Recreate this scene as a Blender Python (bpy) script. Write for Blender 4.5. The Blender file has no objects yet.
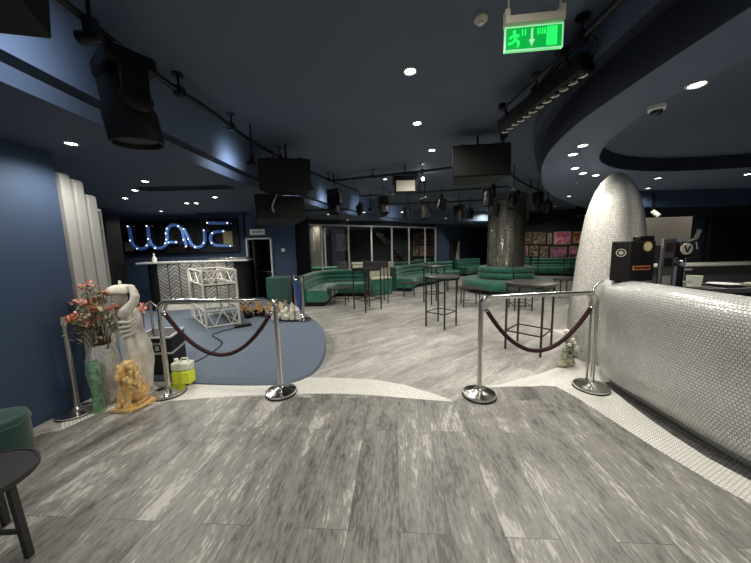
import bpy, bmesh, math, random
from mathutils import Vector, Matrix
from mathutils.geometry import tessellate_polygon
random.seed(7)
C = bpy.context.scene
COL = C.collection
PI = math.pi
R = math.radians

# ------------------------------------------------------------------ camera
F, CX, CY, H = 282.0, 375.5, 281.5, 1.65
PIT, ROL = R(7.0), R(1.4)
cr, sr = math.cos(ROL), math.sin(ROL)
fw = Vector((0, math.cos(PIT), -math.sin(PIT)))
up = Vector((0, math.sin(PIT), math.cos(PIT)))
rt = Vector((1, 0, 0))
rr, uu = rt*cr - up*sr, rt*sr + up*cr
cam_d = bpy.data.cameras.new('camera')
cam = bpy.data.objects.new('camera', cam_d)
COL.objects.link(cam)
cam_d.sensor_width = 36
cam_d.lens = F/751*36
cam_d.clip_start = 0.02
m = Matrix.Identity(4)
for i in range(3):
    m[i][0] = rr[i]; m[i][1] = uu[i]; m[i][2] = -fw[i]
m[2][3] = H
cam.matrix_world = m
C.camera = cam

def ray(u, v):
    return fw + rr*((u-CX)/F) - uu*((v-CY)/F)
def P(u, v, z=0.0):
    d = ray(u, v); return Vector((0, 0, H)) + d*((z-H)/d.z)
def D(u, v, Y):
    d = ray(u, v); return Vector((0, 0, H)) + d*(Y/d.y)

# ------------------------------------------------------------------ world and exposure
w = bpy.data.worlds.new('world'); C.world = w; w.use_nodes = True
w.node_tree.nodes['Background'].inputs[0].default_value = (0.75, 0.85, 1, 1)
w.node_tree.nodes['Background'].inputs[1].default_value = 0.22
C.view_settings.view_transform = 'Standard'
C.view_settings.look = 'None'
C.view_settings.exposure = 0.42
C.view_settings.gamma = 1.0
WARM = (1.0, 0.95, 0.86)
E_MAIN, E_RING, E_LOW, E_FAR = 62, 40, 52, 70

# ------------------------------------------------------------------ helpers
def tag(o, label=None, cat=None, group=None, kind=None):
    if label: o['label'] = label
    if cat: o['category'] = cat
    if group: o['group'] = group
    if kind: o['kind'] = kind
    return o
def thing(name, label, cat, loc=(0, 0, 0), rz=0, group=None):
    o = bpy.data.objects.new(name, None); COL.objects.link(o)
    o.empty_display_size = .1
    o.location = loc; o.rotation_euler = (0, 0, rz)
    return tag(o, label, cat, group)
def copy_tree(o, parent=None):
    c = o.copy(); COL.objects.link(c); c.parent = parent
    for ch in list(o.children):
        copy_tree(ch, c)
    return c
def basis(d):
    d = d.normalized()
    a = Vector((0, 0, 1)) if abs(d.z) < .95 else Vector((1, 0, 0))
    x = d.cross(a).normalized(); y = x.cross(d).normalized()
    return x, y

class MB:
    def __init__(s):
        s.bm = bmesh.new(); s.uv = None
    def face(s, vs, uvs=None):
        try: f = s.bm.faces.new(vs)
        except ValueError: return None
        if uvs:
            if s.uv is None: s.uv = s.bm.loops.layers.uv.new('UVMap')
            for l, q in zip(f.loops, uvs): l[s.uv].uv = q
        return f
    def box(s, c, size, rz=0, rx=0, ry=0, taper=1.0):
        M = Matrix.Translation(Vector(c)) @ Matrix.Rotation(rz, 4, 'Z') @ Matrix.Rotation(ry, 4, 'Y') @ Matrix.Rotation(rx, 4, 'X')
        v = []
        for z in (-.5, .5):
            k = 1 if z < 0 else taper
            for x, y in ((-.5, -.5), (.5, -.5), (.5, .5), (-.5, .5)):
                v.append(s.bm.verts.new(M @ Vector((x*size[0]*k, y*size[1]*k, z*size[2]))))
        for f in ((3, 2, 1, 0), (4, 5, 6, 7), (0, 1, 5, 4), (1, 2, 6, 5), (2, 3, 7, 6), (3, 0, 4, 7)):
            s.face([v[i] for i in f])
        return s
    def hexa(s, pts):          # 8 points: bottom 4, top 4
        v = [s.bm.verts.new(Vector(p)) for p in pts]
        for f in ((3, 2, 1, 0), (4, 5, 6, 7), (0, 1, 5, 4), (1, 2, 6, 5), (2, 3, 7, 6), (3, 0, 4, 7)):
            s.face([v[i] for i in f])
        return s
    def rings(s, rings, caps=True, closed=True, uvs=None):
        vs = [[s.bm.verts.new(Vector(p)) for p in r] for r in rings]
        n = len(vs[0])
        for i in range(len(vs)-1):
            for j in range(n if closed else n-1):
                k = (j+1) % n
                q = None
                if uvs:
                    jj = j+1
                    q = [uvs(i, j), uvs(i, jj), uvs(i+1, jj), uvs(i+1, j)]
                s.face([vs[i][j], vs[i][k], vs[i+1][k], vs[i+1][j]], q)
        if caps and closed:
            s.face(vs[0][::-1]); s.face(vs[-1])
        return s
    def tube(s, pts, r, n=10, caps=True):
        pts = [Vector(p) for p in pts]; rg = []
        rad = r if isinstance(r, (list, tuple)) else [r]*len(pts)
        x = None
        for i, p in enumerate(pts):
            d = (pts[min(i+1, len(pts)-1)] - pts[max(i-1, 0)]).normalized()
            if x is None: x, y = basis(d)
            else:
                x = (x - d*x.dot(d)).normalized(); y = x.cross(d).normalized()
            rg.append([p + x*(math.cos(2*PI*k/n)*rad[i]) + y*(math.sin(2*PI*k/n)*rad[i]) for k in range(n)])
        return s.rings(rg, caps)
    def bar(s, a, b, wd, ht=None):        # square bar
        a, b = Vector(a), Vector(b); ht = ht or wd
        x, y = basis(b-a); rg = []
        for p in (a, b):
            rg.append([p + x*wd/2*i + y*ht/2*j for i, j in ((-1, -1), (1, -1), (1, 1), (-1, 1))])
        return s.rings(rg)
    def lathe(s, prof, c=(0, 0, 0), n=32, uv=False, sx=1, sy=1, a0=0, a1=2*PI, axis=None):
        c = Vector(c); full = abs(a1-a0-2*PI) < 1e-4; nn = n if full else n+1
        if axis is not None: ax, ay = basis(Vector(axis)); az = Vector(axis).normalized()
        rg = []
        for r, z in prof:
            row = []
            for k in range(nn):
                a = a0+(a1-a0)*k/n
                if axis is None: row.append(c + Vector((math.cos(a)*r*sx, math.sin(a)*r*sy, z)))
                else: row.append(c + ax*(math.cos(a)*r*sx) + ay*(math.sin(a)*r*sy) + az*z)
            rg.append(row)
        L = [0]
        for i in range(1, len(prof)):
            L.append(L[-1] + math.hypot(prof[i][0]-prof[i-1][0], prof[i][1]-prof[i-1][1]))
        rm = max(p[0] for p in prof)
        q = (lambda i, j: ((a1-a0)*j/n*rm*.85, L[i])) if uv else None
        s.rings(rg, caps=prof[0][0] < .001 and prof[-1][0] < .001, closed=full, uvs=q)
        return s
    def sector(s, prof, c, a0, a1, n=24):     # closed profile swept round an axis
        c = Vector(c); rg = []
        for k in range(n+1):
            a = a0+(a1-a0)*k/n
            rg.append([c + Vector((math.cos(a)*r, math.sin(a)*r, z)) for r, z in prof])
        return s.rings(rg, caps=abs(a1-a0-2*PI) > 1e-4)
    def sphere(s, c, r, n=14, mm=9):
        c = Vector(c); r = r if isinstance(r, (tuple, list)) else (r, r, r); rg = []
        for i in range(1, mm):
            t = PI*i/mm
            rg.append([c + Vector((math.cos(2*PI*k/n)*math.sin(t)*r[0], math.sin(2*PI*k/n)*math.sin(t)*r[1], -math.cos(t)*r[2])) for k in range(n)])
        a = s.bm.verts.new(c-Vector((0, 0, r[2]))); b = s.bm.verts.new(c+Vector((0, 0, r[2])))
        vs = [[s.bm.verts.new(p) for p in q] for q in rg]
        for i in range(len(vs)-1):
            for j in range(n):
                k = (j+1) % n; s.face([vs[i][j], vs[i][k], vs[i+1][k], vs[i+1][j]])
        for j in range(n):
            k = (j+1) % n; s.face([a, vs[0][k], vs[0][j]]); s.face([b, vs[-1][j], vs[-1][k]])
        return s
    def prism(s, poly, z0, z1):
        lo = [s.bm.verts.new((p[0], p[1], z0)) for p in poly]
        hi = [s.bm.verts.new((p[0], p[1], z1)) for p in poly]
        n = len(poly)
        s.face(lo[::-1]); s.face(hi)
        for i in range(n):
            j = (i+1) % n; s.face([lo[i], lo[j], hi[j], hi[i]])
        return s
    def flat(s, loops, z):
        al = [Vector((p[0], p[1], z)) for lp in loops for p in lp]
        tr = tessellate_polygon([[Vector((p[0], p[1], z)) for p in lp] for lp in loops])
        vs = [s.bm.verts.new(p) for p in al]
        for t in tr: s.face([vs[i] for i in t])
        return s
    def strip(s, curve, z0, z1):
        return s.rings([[Vector((p[0], p[1], z0)), Vector((p[0], p[1], z1))] for p in curve], closed=False, caps=False)
    def sweep(s, path, prof, caps=True, uv=False):   # path xy, profile (offset to the left of travel, z), mitred
        n = len(path); pts = [Vector((p[0], p[1])) for p in path]; rg = []; S = [0]
        for i in range(n):
            a = (pts[i]-pts[i-1]).normalized() if i else (pts[1]-pts[0]).normalized()
            b = (pts[i+1]-pts[i]).normalized() if i < n-1 else a
            na, nb = Vector((-a.y, a.x)), Vector((-b.y, b.x))
            nm = (na+nb); nm = nm/max(nm.length_squared/2, .35)
            rg.append([Vector((pts[i].x+nm.x*d, pts[i].y+nm.y*d, z)) for d, z in prof])
            if i: S.append(S[-1]+(pts[i]-pts[i-1]).length)
        L = [0]
        for i in range(len(prof)):
            q, p = prof[(i+1) % len(prof)], prof[i]
            L.append(L[-1]+math.hypot(q[0]-p[0], q[1]-p[1]))
        f = (lambda i, j: (S[i], L[j])) if uv else None
        return s.rings(rg, caps=caps, uvs=f)
    def build(s, name, mat, parent=None, bevel=0, smooth=40, world=None, sub=0, seg=2):
        bmesh.ops.recalc_face_normals(s.bm, faces=s.bm.faces)
        me = bpy.data.meshes.new(name)
        if world is None and parent is not None: world = True
        s.bm.to_mesh(me); s.bm.free()
        if parent is not None and world:
            off = Vector(parent.location); q = parent.parent
            while q is not None: off += Vector(q.location); q = q.parent
            me.transform(Matrix.Translation(-off))
        for p in me.polygons: p.use_smooth = True
        try: me.set_sharp_from_angle(angle=R(smooth))
        except Exception: pass
        o = bpy.data.objects.new(name, me); COL.objects.link(o)
        if mat: me.materials.append(mat)
        if parent is not None: o.parent = parent
        if bevel:
            b = o.modifiers.new('bevel', 'BEVEL'); b.width = bevel; b.segments = seg; b.limit_method = 'ANGLE'; b.angle_limit = R(35)
        if sub:
            b = o.modifiers.new('sub', 'SUBSURF'); b.levels = sub; b.render_levels = sub
        return o
def struct(o): o['kind'] = 'structure'; return o
def blob(name, mat, parent, balls, voxel=.01, disp=0, dscale=.03, smooth_it=3, bars=()):
    b = MB()
    for c, r in balls: b.sphere(c, r, 16, 10)
    for pts, r in bars: b.tube(pts, r, 10)
    o = b.build(name, mat, parent)
    md = o.modifiers.new('remesh', 'REMESH'); md.mode = 'VOXEL'; md.voxel_size = voxel; md.use_smooth_shade = True
    if smooth_it:
        sm = o.modifiers.new('smooth', 'SMOOTH'); sm.factor = .6; sm.iterations = smooth_it
    if disp:
        t = bpy.data.textures.new(name+'_texture', 'CLOUDS'); t.noise_scale = dscale; t.noise_depth = 2
        d = o.modifiers.new('disp', 'DISPLACE'); d.texture = t; d.strength = disp; d.mid_level = .5
    return o
def catmull(pts, n=8, closed=False):
    pts = [Vector(p) for p in pts]; out = []; N = len(pts)
    for i in range(N if closed else N-1):
        if closed: a, b, c, d = pts[i-1], pts[i], pts[(i+1) % N], pts[(i+2) % N]
        else: a, b, c, d = pts[max(i-1, 0)], pts[i], pts[i+1], pts[min(i+2, N-1)]
        for k in range(n):
            t = k/n
            out.append(.5*((2*b)+(c-a)*t+(2*a-5*b+4*c-d)*t*t+(3*b-a-3*c+d)*t**3))
    if not closed: out.append(pts[-1])
    return out

# ------------------------------------------------------------------ materials
def mat(name, col, rough=.5, metal=0, spec=.5, bump=0, bscale=60, var=0, vscale=4, emit=None, estr=0, sheen=0, trans=0, coat=0, alpha=1):
    m = bpy.data.materials.new(name); m.use_nodes = True
    nt = m.node_tree; b = nt.nodes['Principled BSDF']; L = nt.links
    b.inputs['Base Color'].default_value = (*col, 1); b.inputs['Roughness'].default_value = rough
    b.inputs['Metallic'].default_value = metal; b.inputs['Specular IOR Level'].default_value = spec
    if sheen: b.inputs['Sheen Weight'].default_value = sheen
    if trans: b.inputs['Transmission Weight'].default_value = trans
    if coat: b.inputs['Coat Weight'].default_value = coat
    if alpha < 1: b.inputs['Alpha'].default_value = alpha
    if emit: b.inputs['Emission Color'].default_value = (*emit, 1); b.inputs['Emission Strength'].default_value = estr
    tc = nt.nodes.new('ShaderNodeTexCoord')
    if var:
        n = nt.nodes.new('ShaderNodeTexNoise'); n.inputs['Scale'].default_value = vscale; n.inputs['Detail'].default_value = 5
        L.new(tc.outputs['Object'], n.inputs['Vector'])
        r = nt.nodes.new('ShaderNodeMapRange'); r.inputs['To Min'].default_value = 1-var; r.inputs['To Max'].default_value = 1+var
        L.new(n.outputs['Fac'], r.inputs['Value'])
        x = nt.nodes.new('ShaderNodeVectorMath'); x.operation = 'SCALE'; x.inputs[0].default_value = col
        L.new(r.outputs[0], x.inputs['Scale']); L.new(x.outputs[0], b.inputs['Base Color'])
    if bump:
        n = nt.nodes.new('ShaderNodeTexNoise'); n.inputs['Scale'].default_value = bscale; n.inputs['Detail'].default_value = 4
        L.new(tc.outputs['Object'], n.inputs['Vector'])
        bp = nt.nodes.new('ShaderNodeBump'); bp.inputs['Strength'].default_value = bump; bp.inputs['Distance'].default_value = .01
        L.new(n.outputs['Fac'], bp.inputs['Height']); L.new(bp.outputs[0], b.inputs['Normal'])
    return m
def ramp(nt, stops):
    r = nt.nodes.new('ShaderNodeValToRGB'); e = r.color_ramp.elements
    while len(e) < len(stops): e.new(.5)
    for x, (p, c) in zip(e, stops): x.position = p; x.color = (*c, 1)
    return r
def vinyl(name, rot, dark, mid, light, seed=0):
    m = bpy.data.materials.new(name); m.use_nodes = True; nt = m.node_tree; b = nt.nodes['Principled BSDF']; L = nt.links; N = nt.nodes.new
    tc = N('ShaderNodeTexCoord'); mp = N('ShaderNodeMapping'); mp.inputs['Rotation'].default_value = (0, 0, rot); mp.inputs['Location'].default_value = (seed, seed*.7, 0)
    L.new(tc.outputs['Object'], mp.inputs['Vector'])
    br = N('ShaderNodeTexBrick'); br.offset = .37; br.inputs['Scale'].default_value = 1
    br.inputs['Brick Width'].default_value = 1.45; br.inputs['Row Height'].default_value = .30
    br.inputs['Mortar Size'].default_value = .0015; br.inputs['Mortar Smooth'].default_value = 0
    br.inputs['Color1'].default_value = (0, 0, 0, 1); br.inputs['Color2'].default_value = (1, 1, 1, 1); br.inputs['Mortar'].default_value = (.5, .5, .5, 1)
    L.new(mp.outputs[0], br.inputs['Vector'])
    # each plank shifts the grain
    ad = N('ShaderNodeVectorMath'); ad.operation = 'MULTIPLY_ADD'; ad.inputs[1].default_value = (13, 7, 3); L.new(br.outputs['Color'], ad.inputs[0]); L.new(mp.outputs[0], ad.inputs[2])
    st = N('ShaderNodeMapping'); st.inputs['Scale'].default_value = (.75, 2.6, 1); L.new(ad.outputs[0], st.inputs['Vector'])
    n1 = N('ShaderNodeTexNoise'); n1.inputs['Scale'].default_value = 1.3; n1.inputs['Detail'].default_value = 9; n1.inputs['Roughness'].default_value = .66; n1.inputs['Distortion'].default_value = .6
    L.new(st.outputs[0], n1.inputs['Vector'])
    st2 = N('ShaderNodeMapping'); st2.inputs['Scale'].default_value = (5, 38, 1); L.new(ad.outputs[0], st2.inputs['Vector'])
    n2 = N('ShaderNodeTexNoise'); n2.inputs['Scale'].default_value = 2; n2.inputs['Detail'].default_value = 6; L.new(st2.outputs[0], n2.inputs['Vector'])
    n3 = N('ShaderNodeTexNoise'); n3.inputs['Scale'].default_value = 22; n3.inputs['Detail'].default_value = 4; L.new(st.outputs[0], n3.inputs['Vector'])
    a = N('ShaderNodeMath'); a.operation = 'MULTIPLY_ADD'; a.inputs[1].default_value = .32; L.new(n2.outputs['Fac'], a.inputs[0]); L.new(n1.outputs['Fac'], a.inputs[2])
    a2 = N('ShaderNodeMath'); a2.operation = 'MULTIPLY_ADD'; a2.inputs[1].default_value = .36; L.new(n3.outputs['Fac'], a2.inputs[0]); L.new(a.outputs[0], a2.inputs[2])
    rgb = N('ShaderNodeRGBToBW'); L.new(br.outputs['Color'], rgb.inputs[0])
    a3 = N('ShaderNodeMath'); a3.operation = 'MULTIPLY_ADD'; a3.inputs[1].default_value = .05; L.new(rgb.outputs[0], a3.inputs[0]); L.new(a2.outputs[0], a3.inputs[2])
    rp = ramp(nt, [(.70, dark), (.83, mid), (.92, [x*1.18 for x in mid]), (.985, light)])
    L.new(a3.outputs[0], rp.inputs[0])
    mx = N('ShaderNodeMix'); mx.data_type = 'RGBA'; mx.inputs['B'].default_value = (*[x*.75 for x in dark], 1)
    L.new(br.outputs['Fac'], mx.inputs['Factor']); L.new(rp.outputs[0], mx.inputs['A']); L.new(mx.outputs['Result'], b.inputs['Base Color'])
    rr_ = N('ShaderNodeMapRange'); rr_.inputs['To Min'].default_value = .36; rr_.inputs['To Max'].default_value = .55; L.new(n1.outputs['Fac'], rr_.inputs['Value']); L.new(rr_.outputs[0], b.inputs['Roughness'])
    bp = N('ShaderNodeBump'); bp.inputs['Strength'].default_value = .25; bp.inputs['Distance'].default_value = .002; L.new(a2.outputs[0], bp.inputs['Height']); L.new(bp.outputs[0], b.inputs['Normal'])
    b.inputs['Specular IOR Level'].default_value = .4
    return m
def tiles(name, size, c1, c2, grout, rough=.25, metal=0, gap=.12, uv=True, rot=0, offset=0, bump=.5, chev=False):
    m = bpy.data.materials.new(name); m.use_nodes = True; nt = m.node_tree; b = nt.nodes['Principled BSDF']; L = nt.links; N = nt.nodes.new
    tc = N('ShaderNodeTexCoord'); mp = N('ShaderNodeMapping'); mp.inputs['Rotation'].default_value = (0, 0, rot)
    L.new(tc.outputs['UV' if uv else 'Object'], mp.inputs['Vector']); vec = mp.outputs[0]
    if chev:
        sp = N('ShaderNodeSeparateXYZ'); L.new(vec, sp.inputs[0])
        pp = N('ShaderNodeMath'); pp.operation = 'PINGPONG'; pp.inputs[1].default_value = .22; L.new(sp.outputs[0], pp.inputs[0])
        aa = N('ShaderNodeMath'); aa.operation = 'MULTIPLY_ADD'; aa.inputs[1].default_value = .8; L.new(pp.outputs[0], aa.inputs[0]); L.new(sp.outputs[1], aa.inputs[2])
        cb = N('ShaderNodeCombineXYZ'); L.new(sp.outputs[0], cb.inputs[0]); L.new(aa.outputs[0], cb.inputs[1]); vec = cb.outputs[0]
    br = N('ShaderNodeTexBrick'); br.offset = offset; br.inputs['Scale'].default_value = 1/size
    br.inputs['Brick Width'].default_value = 1 if not chev else 3; br.inputs['Row Height'].default_value = 1
    br.inputs['Mortar Size'].default_value = gap; br.inputs['Mortar Smooth'].default_value = .25; br.inputs['Bias'].default_value = -.1
    br.inputs['Color1'].default_value = (*c1, 1); br.inputs['Color2'].default_value = (*c2, 1); br.inputs['Mortar'].default_value = (*grout, 1)
    L.new(vec, br.inputs['Vector']); L.new(br.outputs['Color'], b.inputs['Base Color'])
    mr = N('ShaderNodeMapRange'); mr.inputs['To Min'].default_value = rough; mr.inputs['To Max'].default_value = .8; L.new(br.outputs['Fac'], mr.inputs['Value']); L.new(mr.outputs[0], b.inputs['Roughness'])
    mr2 = N('ShaderNodeMapRange'); mr2.inputs['To Min'].default_value = metal; mr2.inputs['To Max'].default_value = 0; L.new(br.outputs['Fac'], mr2.inputs['Value']); L.new(mr2.outputs[0], b.inputs['Metallic'])
    bp = N('ShaderNodeBump'); bp.invert = True; bp.inputs['Strength'].default_value = bump; bp.inputs['Distance'].default_value = .003; L.new(br.outputs['Fac'], bp.inputs['Height']); L.new(bp.outputs[0], b.inputs['Normal'])
    return m
def noise_mix(name, cols, scale, rough=.7, stretch=(1, 1, 1), bump=.3, detail=6, lo=.3, hi=.7, metal=0, coat=0):
    m = bpy.data.materials.new(name); m.use_nodes = True; nt = m.node_tree; b = nt.nodes['Principled BSDF']; L = nt.links; N = nt.nodes.new
    tc = N('ShaderNodeTexCoord'); mp = N('ShaderNodeMapping'); mp.inputs['Scale'].default_value = stretch; L.new(tc.outputs['Object'], mp.inputs[0])
    n = N('ShaderNodeTexNoise'); n.inputs['Scale'].default_value = scale; n.inputs['Detail'].default_value = detail; L.new(mp.outputs[0], n.inputs['Vector'])
    k = len(cols); r = ramp(nt, [(lo+(hi-lo)*i/(k-1), c) for i, c in enumerate(cols)]); L.new(n.outputs['Fac'], r.inputs[0]); L.new(r.outputs[0], b.inputs['Base Color'])
    b.inputs['Roughness'].default_value = rough; b.inputs['Metallic'].default_value = metal; b.inputs['Coat Weight'].default_value = coat
    bp = N('ShaderNodeBump'); bp.inputs['Strength'].default_value = bump; bp.inputs['Distance'].default_value = .01; L.new(n.outputs['Fac'], bp.inputs['Height']); L.new(bp.outputs[0], b.inputs['Normal'])
    return m

M = {}
M['vinyl_front'] = vinyl('vinyl_front', R(86)*-1, (.088, .084, .076), (.205, .197, .180), (.45, .435, .405))
M['vinyl_back'] = vinyl('vinyl_back', R(-38), (.20, .19, .175), (.31, .295, .27), (.47, .46, .43), 3)
M['floor_mosaic'] = tiles('floor_mosaic', .026, (.80, .79, .74), (.70, .69, .64), (.34, .32, .29), .35, 0, .10, uv=False, rot=R(40), offset=.5)
M['bar_mosaic'] = tiles('bar_mosaic', .0245, (.72, .72, .69), (.62, .62, .59), (.25, .25, .24), .24, .3, .15, bump=.3, offset=.5)
M['fin_mosaic'] = tiles('fin_mosaic', .022, (.68, .67, .62), (.46, .45, .41), (.22, .21, .19), .24, .08, .09)
M['column_mosaic'] = tiles('column_mosaic', .045, (.62, .59, .47), (.22, .21, .165), (.05, .047, .04), .2, .85, .08)
M['booth_chevron'] = tiles('booth_chevron', .09, (.85, .82, .74), (.60, .57, .50), (.03, .028, .025), .2, .7, .20, chev=True)
M['carpet'] = noise_mix('carpet', [(.078, .102, .142), (.13, .162, .215)], 60, .95, bump=.6)
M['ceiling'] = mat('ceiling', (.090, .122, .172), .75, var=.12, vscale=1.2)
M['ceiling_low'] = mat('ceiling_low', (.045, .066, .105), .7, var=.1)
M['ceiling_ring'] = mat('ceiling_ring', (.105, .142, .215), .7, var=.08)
M['soffit_dark'] = mat('soffit_dark', (.010, .016, .032), .7)  # shade of the coffer steps painted in as dark navy; vent slats share it
M['fascia'] = mat('fascia', (.13, .18, .27), .6)
M['wall_blue'] = mat('wall_blue', (.030, .055, .108), .75, var=.12, vscale=2.5, bump=.15, bscale=30)
M['wall_dark'] = mat('wall_dark', (.008, .010, .016), .7)
M['black'] = mat('black', (.006, .006, .007), .45)
M['black_case'] = mat('black_case', (.0095, .009, .0085), .5, bump=.3, bscale=200)
M['grille'] = mat('grille', (.015, .0135, .011), .6, bump=.8, bscale=400)
M['pipe'] = mat('pipe', (.012, .013, .016), .35, .3)
M['chrome'] = mat('chrome', (.66, .65, .61), .16, 1)
M['steel'] = mat('steel', (.48, .47, .43), .26, 1)
for n_ in ('black_case', 'grille', 'black'): M[n_].node_tree.nodes['Principled BSDF'].inputs['Specular IOR Level'].default_value = .25
M['rope_red'] = noise_mix('rope_red', [(.022, .003, .006), (.050, .006, .011)], 80, .8)
M['rope_black'] = mat('rope_black', (.012, .008, .01), .7)
M['rope_blue'] = mat('rope_blue', (.02, .05, .22), .75)
M['green_velvet'] = noise_mix('green_velvet', [(.010, .095, .062), (.024, .185, .122)], 5, .55, bump=.1)
M['green_velvet'].node_tree.nodes['Principled BSDF'].inputs['Sheen Weight'].default_value = .35
M['green_dark'] = mat('green_dark', (.008, .055, .040), .55, sheen=.3, var=.2)
M['silver'] = mat('silver', (.62, .62, .60), .35, .5)
M['white'] = mat('white', (.78, .77, .72), .45)
M['white_paint'] = mat('white_paint', (.72, .70, .62), .4)
M['lamp'] = mat('lamp', (1, 1, 1), .5, emit=WARM, estr=28)
M['lamp_far'] = mat('lamp_far', (1, 1, 1), .5, emit=WARM, estr=9)
M['lamp_trim'] = mat('lamp_trim', (.5, .5, .48), .3, .6)
M['panel_grey'] = mat('panel_grey', (.36, .36, .35), .5, var=.06)
M['plaster'] = noise_mix('plaster', [(.62, .58, .48), (.86, .83, .74)], 9, .75, bump=.35)
M['urn_grey'] = noise_mix('urn_grey', [(.30, .28, .23), (.50, .47, .40)], 14, .7)
M['gold'] = noise_mix('gold', [(.62, .55, .42), (.62, .34, .08), (.85, .60, .22)], 16, .45, lo=.35, hi=.62, coat=.3)
M['green_glass'] = noise_mix('green_glass', [(.05, .20, .08), (.30, .48, .30)], 22, .12, coat=.6)
M['silver_vase'] = noise_mix('silver_vase', [(.40, .40, .36), (.74, .73, .68)], 55, .4, metal=.25)
M['glass'] = mat('glass', (.35, .40, .42), .03, trans=1, alpha=.12)
M['table_black'] = mat('table_black', (.018, .018, .018), .45)
M['table_top'] = mat('table_top', (.035, .034, .031), .35)
M['yellow_jug'] = mat('yellow_jug', (.75, .82, .05), .25)
M['jug_white'] = mat('jug_white', (.75, .78, .62), .3)
M['leaf'] = noise_mix('leaf', [(.14, .19, .08), (.52, .52, .34)], 30, .6)
M['stem'] = mat('stem', (.12, .07, .03), .7, var=.4, vscale=30)
M['petal'] = noise_mix('petal', [(.72, .13, .07), (.85, .50, .36)], 40, .6)
M['petal_white'] = mat('petal_white', (.75, .72, .60), .6, var=.2, vscale=30)
M['exit_green'] = mat('exit_green', (.0, .25, .05), .4, emit=(.0, 1, .12), estr=.22)
M['exit_bright'] = mat('exit_bright', (.02, .5, .1), .4, emit=(.02, 1, .14), estr=.7)
M['exit_pale'] = mat('exit_pale', (.4, .8, .5), .4, emit=(.45, 1, .55), estr=.35)
M['neon_blue'] = mat('neon_blue', (.10, .20, .48), .35, emit=(.10, .28, .95), estr=.05)
M['bulb'] = mat('bulb', (.9, .9, 1), .4, emit=(.85, .92, 1), estr=3)
M['coral'] = noise_mix('coral', [(.28, .13, .03), (.75, .50, .22)], 18, .7)
M['coral_white'] = noise_mix('coral_white', [(.45, .42, .33), (.82, .79, .68)], 12, .7, bump=.5)
M['steel_grey'] = mat('steel_grey', (.15, .15, .145), .4, .4, var=.1)
M['strip_white'] = mat('strip_white', (.8, .8, .75), .4, emit=(1, .95, .85), estr=.8)
M['orange'] = mat('orange', (.50, .15, .06), .45)
M['brass'] = mat('brass', (.75, .62, .18), .3, .4)
M['cream'] = mat('cream', (.62, .57, .45), .5)
M['led_panel'] = mat('led_panel', (.62, .60, .48), .5, emit=(1, .95, .75), estr=.05)
M['mirror_dark'] = mat('mirror_dark', (.008, .008, .008), .12)

# ------------------------------------------------------------------ floor
def V2(l): return [Vector((x, y)) for x, y in l]
floor = MB().flat([V2([(-12, -4), (12, -4), (12, 19), (-12, 19)])], 0).build('floor', M['vinyl_back']); struct(floor)
mL_low = [P(u, v) for u, v in [(60, 431), (100, 413), (130, 408), (165, 402), (200, 399), (240, 396.5), (280, 395), (310, 394), (340, 394), (370, 395.5), (400, 398), (430, 400.5), (452, 402)]]
mL_up = [P(u, v) for u, v in [(450, 400), (430, 393), (405, 385.5), (375, 380), (345, 378.5), (300, 377.5)]] + [Vector((-1.6, 3.45)), Vector((-2.4, 3.45)), Vector((-3.3, 3.4)), Vector((-3.5, 3.0))]
mR_low = [P(u, v) for u, v in [(486, 388), (510, 387), (532, 387), (543, 386), (556, 387), (575, 397), (600, 413), (640, 439), (680, 464), (715, 485), (751, 505)]]
mR_end = [Vector((2.42, 1.1)), Vector((2.7, .2)), Vector((3.1, -1)), Vector((4, -1)), Vector((4, 5.2))]
mR_up = [Vector((3.3, 5.2))] + [P(u, v) for u, v in [(592, 345), (580, 357), (560, 367), (540, 374), (510, 382)]]
mos_l = [(p.x, p.y) for p in mL_low+mL_up]
mos_r = [(p.x, p.y) for p in mR_low+mR_end+mR_up]
fr = [(-6, -3.5)] + [(p.x, p.y) for p in reversed([Vector((3.1, -1))]+[])]
front = [(-3.8, -3.5), (3.2, -3.5), (3.1, -1), (2.7, .2), (2.42, 1.1)] + [(p.x, p.y) for p in reversed(mR_low)] + [(p.x, p.y) for p in reversed(mL_low)] + [(-3.5, 2.35)]
struct(MB().prism(front, -.01, .003).build('floor_entry', M['vinyl_front']))
struct(MB().prism(mos_l, -.01, .006).build('trim_1', M['floor_mosaic']))
struct(MB().prism(mos_r, -.01, .0065).build('trim_2', M['floor_mosaic']))

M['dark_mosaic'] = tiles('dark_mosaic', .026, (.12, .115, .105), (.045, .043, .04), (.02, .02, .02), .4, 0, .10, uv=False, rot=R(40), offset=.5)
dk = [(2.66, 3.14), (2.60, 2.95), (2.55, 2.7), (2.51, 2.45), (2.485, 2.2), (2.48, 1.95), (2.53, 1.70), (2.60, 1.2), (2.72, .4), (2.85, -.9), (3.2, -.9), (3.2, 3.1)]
struct(MB().prism(dk, -.01, .0085).build('trim_11', M['dark_mosaic']))
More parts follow.
